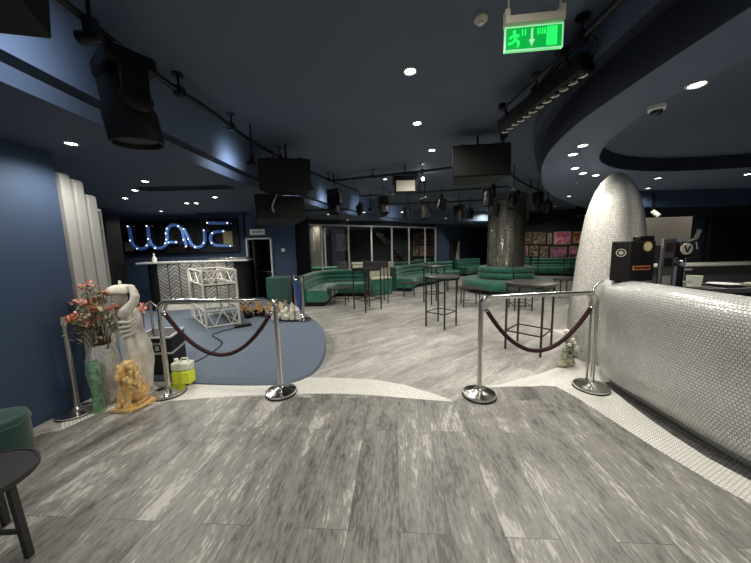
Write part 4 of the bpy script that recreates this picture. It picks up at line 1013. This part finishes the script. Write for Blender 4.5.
# ------------------------------------------------------------------ tables
def high_table(label, x, y, h, wx, wy, rz, top, group, round_=False, top_r=.32, foot=.30, th=.03):
    t = thing('bar_table', label, 'table', (x, y, .003), rz, group)
    for sx, sy in ((-1, -1), (1, -1), (1, 1), (-1, 1)):
        MB().box((sx*wx/2, sy*wy/2, h/2-.01), (.026, .026, h-.02)).build('leg', M['table_black'], t, world=False)
    b = MB(); b2 = MB()
    for a, c in (((-1, -1), (1, -1)), ((1, -1), (1, 1)), ((1, 1), (-1, 1)), ((-1, 1), (-1, -1))):
        b.bar((a[0]*wx/2, a[1]*wy/2, foot), (c[0]*wx/2, c[1]*wy/2, foot), .018)
        b2.bar((a[0]*wx/2, a[1]*wy/2, h-.035), (c[0]*wx/2, c[1]*wy/2, h-.035), .018)
    b.build('foot_rail', M['table_black'], t, world=False); b2.build('top_frame', M['table_black'], t, world=False)
    b = MB()
    if round_: b.lathe([(.0001, h-.02), (top_r-.008, h-.02), (top_r, h-.015), (top_r, h-.015+th), (top_r-.01, h-.01+th), (.0001, h-.01+th)], n=44)
    else: b.box((0, 0, h-.02+th/2), (wx+.04, wy+.04, th))
    b.build('tabletop', M[top], t, world=False)
    return t
tb = (P(426.3, 326)+P(456, 325))/2
lB = [P(426.3, 326), P(445, 330), P(456, 325), P(437.5, 322)]
cB = sum(lB, Vector())/4; rzB = math.atan2((lB[1]-lB[0]).y, (lB[1]-lB[0]).x)
high_table('round topped black bar table standing alone at the centre of the floor', cB.x, cB.y, 1.02, (lB[1]-lB[0]).length*.98, (lB[2]-lB[1]).length, rzB, 'table_top', 'round bar tables', True, .34)
lC = [P(507, 356), P(538, 364), P(550, 342), P(517, 337)]
cC = sum(lC, Vector())/4; rzC = math.atan2((lC[1]-lC[0]).y, (lC[1]-lC[0]).x)
high_table('black bar table seen behind the right wine red rope', cC.x, cC.y, 1.04, .50, .50, rzC, 'table_top', 'round bar tables', True, .36)
lA = [P(354, 312), P(364.5, 313.5), P(377, 309)]
cA = (lA[0]+lA[2])/2
high_table('dark square bar table with a deep top edge in front of the first green booth', cA.x+.05, cA.y+.1, 1.08, .52, .50, R(40), 'table_black', 'square bar tables', th=.05)
high_table('second dark square bar table directly behind the one at the first booth', cA.x+.28, cA.y+1.05, 1.08, .62, .52, R(10), 'table_black', 'square bar tables', th=.16)
for (u0, v0), lab, h in [((434, 303), 'tall round black bar table standing behind the central bar table', 1.06), ((530, 275), 'slim tall bar table far behind, right of the mosaic column', 1.06), ((571, 277), 'slim tall bar table far behind, just left of the mosaic fin', 1.06)]:
    p = P(u0, v0); p = p if p.y < 13.4 else D(u0, v0, 12.6)
    high_table(lab, p.x, p.y, h, .42, .42, R(20), 'table_top', 'round bar tables', True, .34)
def low_table(label, x, y, h, r):
    t = thing('low_table', label, 'table', (x, y, .003), R(15), 'low round tables')
    MB().lathe([(.0001, h-.03), (r-.01, h-.03), (r, h-.02), (r, h), (.0001, h)], n=40).build('tabletop', M['table_top'], t, world=False)
    for k in range(4):
        a = k*PI/2+.4; MB().bar((math.cos(a)*r*.82, math.sin(a)*r*.82, h-.03), (math.cos(a)*r*.85, math.sin(a)*r*.85, 0), .022).build('leg', M['table_black'], t, world=False)
    b = MB()
    for k in range(4):
        a, c = k*PI/2+.4, (k+1)*PI/2+.4; b.bar((math.cos(a)*r*.84, math.sin(a)*r*.84, .12), (math.cos(c)*r*.84, math.sin(c)*r*.84, .12), .014)
    b.build('stretcher', M['table_black'], t, world=False)
for (u, v), h, r, lab in [((340, 304), .50, .36, 'low dark round table inside the first green booth'), ((470, 306), .52, .34, 'low round table at the left side of the round sofa'), ((520, 309), .50, .34, 'low dark round table in front of the round sofa, seen just under the right rail'),
                        ((452, 291), .60, .28, 'small low round table behind the left one by the round sofa'), ((563, 297), .56, .30, 'low round table behind the large one, right of the round sofa'), ((409, 296), .46, .28, 'low round table beside the second booth')]:
    p = P(u, v); low_table(lab, p.x, p.y, h, r)
# counter behind the glass
t = thing('reception_counter', 'pale low counter behind the glass wall', 'counter', (.0, 13.6, 0))
MB().box((-.1, 13.5, .45), (1.9, .6, .88)).build('body', M['cream'], t, bevel=.01); MB().box((-.1, 13.5, .905), (2.0, .7, .03)).build('worktop', M['white_paint'], t)
t = thing('wall_picture', 'pale rectangular picture on the dark wall behind the glass', 'picture', (0, 17, 1.7))
a_ = on_line(343, (-3, 17.5), (3.4, 18.4)); MB().box((a_.x, a_.y-.06, 1.95), (.85, .05, 1.15), rz=math.atan2(.9, 6.4)).build('frame', M['black'], t, world=True)
MB().box((a_.x, a_.y-.095, 1.95), (.75, .02, 1.05), rz=math.atan2(.9, 6.4)).build('print', noise_mix('grey_print', [(.10, .12, .12), (.35, .35, .32)], 6, .6), t)
t = thing('staircase', 'dark open staircase rising behind the glass wall', 'stairs', (1.2, 15.8, 0))
b = MB()
for k in range(12): b.box((.2+.17*k, 16.3, 2.5-.2*k), (.28, 1.0, .05))
b.build('steps', M['steel_grey'], t); b = MB(); b.bar((.1, 15.78, 2.5), (2.1, 15.78, .2), .05, .22); b.bar((.1, 16.82, 2.5), (2.1, 16.82, .2), .05, .22); b.build('stringers', M['black'], t)

# ------------------------------------------------------------------ posters on the far wall
def poster_mat(i, cols):
    m = bpy.data.materials.new('poster_art'); m.use_nodes = True; nt = m.node_tree; b = nt.nodes['Principled BSDF']
    tc = nt.nodes.new('ShaderNodeTexCoord'); v = nt.nodes.new('ShaderNodeTexNoise'); v.inputs['Scale'].default_value = 3.2; v.inputs['Detail'].default_value = 1.5; v.inputs['Distortion'].default_value = 1.2
    mp = nt.nodes.new('ShaderNodeMapping'); mp.inputs['Location'].default_value = (i*3.7, i*1.3, 0); nt.links.new(tc.outputs['Object'], mp.inputs[0]); nt.links.new(mp.outputs[0], v.inputs['Vector'])
    r = ramp(nt, [(.32+.36*k/(len(cols)-1), c) for k, c in enumerate(cols)]); nt.links.new(v.outputs['Fac'], r.inputs[0]); nt.links.new(r.outputs[0], b.inputs['Base Color']); b.inputs['Roughness'].default_value = .35
    return m
pal = {'brown': [(.02, .015, .012), (.16, .09, .06), (.50, .40, .28)], 'pink': [(.30, .04, .12), (.75, .18, .34), (.85, .50, .45)], 'orange': [(.08, .02, .04), (.70, .28, .08), (.85, .50, .25)], 'mauve': [(.10, .05, .08), (.42, .14, .28), (.55, .30, .35)], 'grey': [(.02, .02, .02), (.14, .12, .10), (.45, .42, .38)]}
WA, WB = (6.9, 15.9), (12.0, 13.7)
wd_ = (Vector(WB)-Vector(WA)).normalized(); wang = math.atan2(wd_.y, wd_.x)
frames = [(512, 517, 232, 244, 'grey', 'at the left end of the upper row'), (519, 531, 232, 244, 'brown', 'second in the upper row, pale ring'), (532.5, 541, 232, 244, 'grey', 'third in the upper row'), (553, 570, 231.5, 244.5, 'pink', 'bright pink one of the upper row'),
          (571.5, 588, 231, 243.5, 'orange', 'with an orange blob in the upper row'), (512, 517, 247, 258, 'grey', 'at the left end of the lower row'), (518.5, 528, 246, 258, 'mauve', 'dark mauve second one of the lower row'), (529.5, 538, 245.5, 258, 'brown', 'brownish third one of the lower row'), (541.5, 545, 233, 244, 'brown', 'narrow, upper row left of the pink one'),
          (547, 551, 233, 244, 'grey', 'narrow grey one touching the pink one'), (540, 548, 246, 258, 'grey', 'pale one of the lower row left of the magenta'), (550, 567, 246.5, 258, 'mauve', 'magenta wide one of the lower row'), (569, 577, 246, 258, 'pink', 'dark pink one of the lower row'), (578.5, 586, 246, 257.5, 'brown', 'brown one at the right end of the lower row')]
def picture(u0, u1, v0, v1, A, B, ang_, c, lab, i, off=.03):
    p0, p1 = on_line(u0, A, B), on_line(u1, A, B); dd = ray((u0+u1)/2, 0); c0 = (p0+p1)/2
    z1 = D((u0+u1)/2, v0, c0.y).z; z0 = D((u0+u1)/2, v1, c0.y).z; wdt = (p1-p0).length; n = Vector((math.sin(ang_), -math.cos(ang_), 0)); c0 = c0+n*off
    t = thing('framed_poster', lab, 'picture', (c0.x, c0.y, (z0+z1)/2), ang_, 'framed posters')
    hh = z1-z0
    b = MB(); f = .045
    b.box((0, 0, hh/2-f/2), (wdt, .05, f)).box((0, 0, -hh/2+f/2), (wdt, .05, f)).box((-wdt/2+f/2, 0, 0), (f, .05, hh-2*f)).box((wdt/2-f/2, 0, 0), (f, .05, hh-2*f)); b.build('frame', mat('frame_wood', (.22, .15, .08) if i % 3 else (.35, .30, .18), .4), t, world=False)
    MB().box((0, .008, 0), (wdt-2*f, .02, hh-2*f)).build('artwork', poster_mat(i, pal[c]), t, world=False)
    return t
for i, (u0, u1, v0, v1, c, lab) in enumerate(frames): picture(u0, u1, v0, v1, WA, WB, wang, c, 'framed poster on the far wall, ' + lab, i)
BA, BB = (-3, 17.5), (3.4, 18.4); bang = math.atan2(.9, 6.4)
k = 0
for r_, (v0, v1) in enumerate([(233, 244), (245.5, 256)]):
    for q, (u0, u1) in enumerate([(413, 419), (420, 427), (428, 435)]):
        picture(u0, u1, v0, v1, BA, BB, bang, 'grey' if (q+r_) % 2 else 'mauve', 'framed poster seen behind the glass wall, %s row, %s of three' % (('upper', 'lower')[r_], ('left', 'middle', 'right')[q]), 20+k); k += 1

# ------------------------------------------------------------------ overhead pipes
def pipe(label, pts, hang, r=.026):
    pts = [Vector(p) for p in pts]; t = thing('lighting_pipe', label, 'lighting pipe', pts[0], 0, 'overhead lighting pipes')
    MB().tube(pts, r, 12).build('tube', M['pipe'], t)
    for i in hang:
        p = pts[i]; b = MB(); b.tube([p, Vector((p.x, p.y, Z3))], .010, 8); b.box((p.x, p.y, p.z), (.075, .075, .075)); b.lathe([(.0001, 0), (.05, 0), (.05, -.012), (.0001, -.012)], (p.x, p.y, Z3), 16); b.build('hanger', M['pipe'], t)
    return t
ZP = 3.15
lp = catmull([(-1.80, -1.0, ZP), (-1.82, .5, ZP), (-1.83, 1.9, ZP), (-1.82, 2.7, ZP), (-1.74, 3.3, ZP), (-1.68, 4.1, ZP), (-1.44, 5.15, ZP), (-.98, 6.5, ZP), (-.4, 7.9, ZP)], 4)
pipe('long black pipe curving along the left edge of the main ceiling', lp, (2, 7, 13, 18, 23, 28))
rp_ = catmull([(1.56, -1.0, ZP), (1.56, .8, ZP), (1.57, 2.0, ZP), (1.58, 2.5, ZP), (1.64, 3.0, ZP), (1.74, 3.8, ZP), (1.98, 4.5, ZP), (2.5, 5.5, ZP), (3.4, 6.9, ZP), (4.9, 8.5, ZP)], 4)
pipe('long black pipe curving along the right edge of the main ceiling', rp_, (3, 10, 16, 22, 28, 34))
pipe('black cross pipe spanning between the side pipes above the centre loudspeaker', [(-.98, 6.6, ZP), (.0, 6.3, ZP), (1.0, 5.95, ZP), (2.4, 5.4, ZP)], (1, 2))
pipe('second black cross pipe farther back below the main ceiling', [(-.35, 7.9, ZP-.12), (1.2, 7.6, ZP-.12), (3.3, 7.1, ZP-.12)], (1,))
pipe('third black cross pipe, the farthest below the main ceiling', [(.2, 9.6, ZP-.12), (2.0, 9.4, ZP-.12), (4.2, 9.0, ZP-.12)], (1,))

def speaker(label, c, w, h, dp, rz, tilt, group='hanging loudspeakers', drop=None):
    t = thing('loudspeaker', label, 'loudspeaker', c, 0, group)
    t.rotation_euler = (tilt, 0, rz)
    b = MB(); b.hexa([(-w/2, -dp/2, -h/2), (w/2, -dp/2, -h/2), (w*.38, dp/2, -h/2), (-w*.38, dp/2, -h/2), (-w/2, -dp/2, h/2), (w/2, -dp/2, h/2), (w*.38, dp/2, h/2), (-w*.38, dp/2, h/2)]); b.build('cabinet', M['black_case'], t, world=False, bevel=.012)
    MB().box((0, -dp/2-.006, 0), (w*.94, .012, h*.90)).build('grille', M['grille'], t, world=False)
    b = MB()
    for s in (-1, 1): b.box((s*w*.30, 0, h/2+.02), (.05, dp*.6, .035))
    b.box((0, 0, h/2+.045), (w*.72, .045, .02)); b.tube([(0, 0, h/2+.05), (0, 0, h/2+.05+(drop or .2))], .017, 10); b.build('bracket', M['pipe'], t, world=False)
    return t
a_, c_ = D(458, 152, 4.2), D(510, 149, 4.2)
speaker('wide black loudspeaker hanging in the upper centre with a dark brown grille', Vector((1.58, 4.42, 2.83)), .82, .46, .42, R(-6), R(-4), drop=.16)
c_ = D(284, 176, 4.4)
speaker('black loudspeaker hanging at the left above the tilted one', Vector((c_.x, 4.55, c_.z+.01)), .76, .46, .40, R(8), R(0), drop=.22)
c_ = D(271, 208, 4.5)
sp = speaker('black loudspeaker slung lower left, tilted, under the upper one', Vector((c_.x, 4.85, c_.z)), .78, .38, .44, R(30), R(-10), drop=.82)
MB().tube(catmull([(-.02, -.23, .24), (-.10, -.27, .10), (-.15, -.27, -.02), (-.13, -.26, -.10)], 5), .012, 8).tube([(-.02, -.23, .24), (.22, -.20, .25)], .012, 8).build('hook', M['silver'], sp, world=False)
speaker('large black loudspeaker in the top left corner of the photo', Vector((-1.64, 1.12, 2.83)), .74, .42, .46, R(12), R(-6), drop=.22)
c_ = D(96, 230, 6.5)
t = thing('loudspeaker', 'tall black speaker column in the dark gap right of the grey slabs', 'loudspeaker', (c_.x, 6.6, .17))
MB().box((c_.x, 6.75, 1.35), (.34, .4, 2.36)).build('cabinet', M['black'], t, bevel=.02); MB().box((c_.x, 6.54, 1.5), (.30, .02, 1.9)).build('grille', M['grille'], t)

def moving_head(label, p, s=1.0, rz=0, tilt=0, group='moving head stage lights', lens='black'):
    # hangs from p (pipe centre); head points down when tilt is 0
    t = thing('stage_light', label, 'stage light', p, 0, group); t.rotation_euler = (0, 0, rz); t.scale = (s, s, s)
    MB().box((0, 0, -.035), (.07, .09, .07)).box((0, 0, -.075), (.24, .08, .02)).build('clamp', M['steel'], t, world=False)
    MB().box((0, 0, -.15), (.34, .26, .12)).build('base', M['black'], t, world=False, bevel=.02)
    y = MB()
    for sx in (-1, 1): y.box((sx*.165, 0, -.33), (.045, .14, .26)); y.sphere((sx*.165, 0, -.44), (.03, .09, .09))
    y.box((0, 0, -.225), (.36, .13, .03)); y.build('yoke', M['black'], t, world=False, bevel=.008)
    A = Vector((math.sin(tilt)*0, math.sin(tilt), -math.cos(tilt))); c = Vector((0, 0, -.44))
    MB().lathe([(.0001, -.20), (.09, -.20), (.13, -.15), (.135, .0), (.15, .05), (.15, .28), (.138, .28), (.132, .24), (.0001, .22)], c, 28, axis=A).build('head', M['black_case'], t, world=False)
    MB().lathe([(.0001, .232), (.125, .242), (.12, .250), (.0001, .26)], c, 24, axis=A).build('lens', M[lens], t, world=False)
    return t
mh = moving_head('big black moving head light hanging in the upper left corner', Vector((-1.80, 2.24, ZP-.02)), 1.0, R(-35), R(6))
mh.scale = (1.12, 1.12, .92)
for u, v, Y, lab, s in [(334, 186, 6.6, 'small moving head light hanging from the left pipe beyond the loudspeakers', .85), (383, 190, 8.2, 'small moving head light far left on the second cross pipe', .8), (425, 196, 7.5, 'moving head light hanging on the cross pipe left of the centre', .8),
                     (459, 203, 9.3, 'moving head light on the farthest cross pipe left of the column', .85), (489, 182, 5.6, 'moving head light hanging just below the centre loudspeaker', .62), (514, 188, 6.3, 'moving head light hanging in front of the column top', .60), (538, 190, 7.6, 'moving head light on the right pipe past the column', .7), (583, 196, 9.2, 'far moving head light just left of the mosaic fin', .9)]:
    p = D(u, v, Y); zz = min(p.z, ZP-.02); q = moving_head(lab, Vector((p.x, p.y, zz)), s, random.uniform(-1, 1), random.uniform(-.5, .5))
    MB().tube([(0, 0, 0), (0, 0, (Z3-zz)/s)], .015, 8).build('hanger', M['pipe'], q, world=False)
for u, v, Y, lab in [(470, 208, 10.4, 'spotlight can hanging far back left of the column'), (495, 200, 7.0, 'silver topped spotlight can in front of the mosaic column'), (548, 200, 8.6, 'small spotlight can right of the mosaic column'), (408, 207, 9.5, 'small spotlight can hanging far back over the second booth'), (442, 196, 8.2, 'small spotlight can between two moving heads'), (360, 203, 8.8, 'small spotlight can near the left cove far back')]:
    p = D(u, v, Y); zz = min(p.z, 3.1); t = thing('spotlight_can', lab, 'spotlight', Vector((p.x, p.y, zz)), random.uniform(-1, 1), 'spotlight cans')
    MB().tube([(0, 0, 0), (0, 0, Z3-zz)], .012, 8).box((0, 0, 0), (.06, .06, .06)).bar((-.14, 0, -.03), (.14, 0, -.03), .02).bar((-.14, 0, -.03), (-.14, 0, -.22), .02).bar((.14, 0, -.03), (.14, 0, -.22), .02).build('bracket', M['pipe'], t, world=False)
    MB().lathe([(.0001, -.16), (.09, -.16), (.11, -.10), (.125, .14), (.11, .14), (.10, .1), (.0001, .09)], (0, 0, -.22), 22, axis=(.15, .3, -1)).build('can', M['pipe'], t, world=False)

# lit spotlights that wash the left cove
def wash(label, x, y, e, rz, pitch_=30, z=2.86):
    t = thing('wash_light', label, 'spotlight', (x, y, z), 0, 'small lit spotlights on the left pipe')
    aim = Vector((-math.cos(rz), math.sin(rz), -math.tan(R(pitch_))))
    c = Vector((0, 0, -.05)); MB().box((0, 0, -.0), (.05, .05, .10)).tube([(0, 0, 0), (0, 0, Z3-z)], .012, 8).build('clamp', M['pipe'], t, world=False)
    A = aim.normalized()
    MB().lathe([(.0001, -.05), (.02, -.05), (.030, -.02), (.032, .07), (.026, .07), (.026, .05), (.0001, .048)], c, 18, axis=A).build('can', M['pipe'], t, world=False)
    MB().lathe([(.0001, .052), (.024, .052), (.024, .066), (.0001, .070)], c, 16, axis=A).build('bulb', M['lamp'], t, world=False)
    spot(t, c+A*.075, e, 125, .8, .03, aim=A, col=(.78, .86, 1.0))
wash('small lit spotlight beside the big moving head, at the top left', -1.50, 1.68, 15, 0, -2)
wash('small lit spotlight on the left pipe midway to the loudspeakers', -1.62, 3.98, 7, R(10), -4)
wash('small lit spotlight on the left pipe beyond the loudspeakers', -1.22, 5.7, 6, R(20), -4)
wash('small lit spotlight on the left pipe, far end', -.95, 7.2, 6, R(20), -4)
wash('tiny lit spotlight far back over the booths', -.10, 9.0, 8, R(40), -4)
wash('tiny lit spotlight at the far end above the third booth', 1.2, 11.2, 8, R(50), -4)

# LED strip light bar hanging along the right pipe
g0, g1 = P(588, 66, 2.98), P(503, 130, 2.98)
t = thing('light_bar', 'long black strip light with a row of twelve round lenses under the right pipe', 'light bar', (g0.x, g0.y, 2.98))
d = (g1-g0).normalized(); n_ = Vector((-d.y, d.x, 0)); Lg = min((g1-g0).length, 1.45)
b = MB()
def G(s, o, z): return g0+d*s+n_*o+Vector((0, 0, z))
b.hexa([G(0, .065, -.03), G(0, -.065, -.03), G(Lg, -.065, -.03), G(Lg, .065, -.03), G(0, .075, .10), G(0, -.075, .10), G(Lg, -.075, .10), G(Lg, .075, .10)]); b.build('housing', M['black'], t, bevel=.008)
for k in range(12):
    c = G(.05+(Lg-.1)*k/11, 0, -.031); o = MB().lathe([(.022, 0), (.040, 0), (.040, -.010), (.026, -.004)], c, 20).build('lens_ring', M['steel'], t)
    MB().lathe([(.0001, -.001), (.020, -.001), (.012, -.006), (.0001, -.007)], c, 16).build('lens', M['mirror_dark'], o)
b = MB()
for s in (.12, Lg-.2): b.bar(G(s, .06, .03), G(s, .10, .16), .02); b.box(G(s, .13, .165), (.06, .06, .05))
b.tube([G(.10, .10, .17), G(Lg-.15, .10, .15)], .014, 8); b.tube(catmull([G(.0, .0, .06), G(-.10, .03, .10), G(-.05, .10, .17), G(.15, .12, .19)], 5), .009, 8); b.build('bracket', M['pipe'], t)

# hanging exit sign
e0, e1 = D(505, 30, 1.72), D(562, 25, 1.68)
ez = P(532, 20, Z3); xl = e0.x; ye = 1.72
sc_w = .36; cxe = (D(505, 40, ye).x+D(561, 40, ye).x)/2
wE = D(561, 40, ye).x-D(505, 40, ye).x; zt = D(532, 23, ye).z; zbm = D(532, 49.5, ye).z
t = thing('exit_sign', 'green glowing emergency exit sign hanging from the main ceiling', 'exit sign', (cxe, ye, zt))
MB().box((cxe, ye, zt+.012), (wE*1.0, .055, .045)).build('housing', M['cream'], t, bevel=.006)
b = MB()
for s in (-1, 1): b.box((cxe+s*(wE/2-.012), ye, zt+.05), (.026, .04, .04)); b.tube([(cxe+s*(wE/2-.02), ye, zt+.05), (cxe+s*(wE/2-.02), ye, Z3)], .006, 8)
b.build('bracket', M['cream'], t)
hE = zt-zbm; cz = zbm+hE/2-.01
MB().box((cxe, ye, cz), (wE*.97, .012, hE-.01)).build('panel', M['exit_green'], t)
b = MB(); f = .006
for s in (-1, 1): b.box((cxe+s*wE*.485, ye-.001, cz), (f, .018, hE-.01)); b.box((cxe, ye-.001, cz+s*(hE/2-.008)), (wE*.97, .018, f))
b.build('edge', M['exit_pale'], t)
def E_(x, z): return Vector((cxe+wE*(x-.5), ye-.009, cz+(hE-.02)*(z-.5)))
def ebox(b, x0, x1, z0, z1): a, c = E_(x0, z0), E_(x1, z1); b.box(((a.x+c.x)/2, ye-.008, (a.z+c.z)/2), (c.x-a.x, .005, c.z-a.z))
b = MB(); ebox(b, .72, .89, .10, .92); b.build('door_symbol', M['exit_bright'], t)
b = MB(); b.sphere(E_(.17, .80), (.009, .004, .009), 10, 6)
for a, c in (((.16, .70), (.19, .45)), ((.19, .45), (.25, .30)), ((.25, .30), (.23, .12)), ((.19, .45), (.13, .30)), ((.13, .30), (.07, .28)), ((.16, .66), (.25, .60)), ((.16, .66), (.09, .52))): b.bar(E_(*a), E_(*c), .010, .010)
b.build('running_figure', M['exit_bright'], t)
b = MB(); ebox(b, .455, .485, .35, .90); q = [E_(.42, .40), E_(.52, .40), E_(.47, .12)]; b.rings([[v+Vector((0, y_, 0)) for v in q] for y_ in (-.003, .002)]); b.build('arrow', M['exit_pale'], t)
for x in (.30, .35, .56, .60, .64, .68):
    b = MB(); ebox(b, x, x+.015, .62, .88); b.build('stair_mark', M['exit_bright'], t)

t.rotation_euler = (0, 0, -.10)
# small ceiling fittings
p = P(481, 17, Z3)
t = thing('smoke_detector', 'small round white detector on the main ceiling near the top edge', 'smoke detector', (p.x, p.y, Z3))
MB().lathe([(.0001, 0), (.05, 0), (.05, -.02), (.035, -.035), (.0001, -.036)], (p.x, p.y, Z3), 24).build('housing', M['cream'], t); MB().lathe([(.0001, -.036), (.02, -.036), (.02, -.05), (.0001, -.052)], (p.x, p.y, Z3), 16).build('sensor', M['silver'], t)
p = P(657, 106, Z1)
t = thing('dome_camera', 'white dome camera under the curved soffit over the bar', 'camera', (p.x, p.y, Z1))
MB().lathe([(.0001, 0), (.055, 0), (.055, -.03), (.048, -.036), (.0001, -.036)], (p.x, p.y, Z1), 28).build('housing', M['white'], t); MB().lathe([(.038, -.037), (.036, -.055), (.02, -.07), (.0001, -.075)], (p.x, p.y, Z1), 24).build('dome', M['mirror_dark'], t)
for (u, v), z, lab in [((398, 166), Z3, 'tiny sprinkler head on the main ceiling above the projector'), ((577, 182), Z1, 'tiny sprinkler head in the curved soffit below the lamp cluster')]:
    p = P(u, v, z); tag(MB().lathe([(.0001, 0), (.03, 0), (.03, -.006), (.008, -.01), (.008, -.035), (.018, -.038), (.0001, -.04)], (p.x, p.y, z), 14).build('sprinkler', M['silver']), lab, 'sprinkler')
for u, v, ww, lab in [(186, 188, 1.5, 'long dark air slot in the low ceiling over the stage'), (222, 213, 1.4, 'long dark air slot in the low ceiling near the stage sign'), (320, 210, 1.6, 'dark air slot in the far low ceiling left of the glass wall')]:
    p = P(u, v, Z1); t = thing('air_vent', lab, 'air vent', (p.x, p.y, Z1)); MB().box((p.x, p.y, Z1-.006), (ww, .28, .010)).build('frame', M['black'], t)
    b = MB()
    for k in range(4): b.box((p.x, p.y-.10+.066*k, Z1-.014), (ww-.06, .012, .010))
    b.build('slats', M['soffit_dark'], t)
for u, v, lab in [(90, 0, 'x')][:0]: pass
# projector like flood panel
c_ = D(405, 187, 6.1)
t = thing('flood_light', 'square flood light with a pale lens panel hanging from the cross pipe', 'flood light', (c_.x, 6.05, 3.12))
MB().box((c_.x, 6.05, c_.z+.04), (.46, .14, .34)).build('housing', M['black'], t, bevel=.01); MB().box((c_.x, 5.972, c_.z), (.38, .014, .21)).build('lens_panel', M['led_panel'], t)
b = MB(); b.bar((c_.x-.25, 6.05, c_.z+.02), (c_.x-.25, 6.05, c_.z+.25), .03); b.bar((c_.x+.25, 6.05, c_.z+.02), (c_.x+.25, 6.05, c_.z+.25), .03); b.bar((c_.x-.27, 6.05, c_.z+.25), (c_.x+.27, 6.05, c_.z+.25), .03); b.tube([(c_.x, 6.05, c_.z+.25), (c_.x, 6.05, Z3)], .015, 8); b.build('bracket', M['pipe'], t)
for k, (u, v, Y) in enumerate([(423, 179, 6.6)]):
    p = D(u, v, Y); t = thing('wash_light', 'small bare lit spot to the right of the square flood light', 'spotlight', p, 0); MB().sphere((0, 0, 0), (.035, .035, .035)).build('bulb', M['lamp'], t, world=False); MB().tube([(0, 0, .02), (0, 0, Z3-p.z)], .01, 8).build('hanger', M['pipe'], t, world=False)
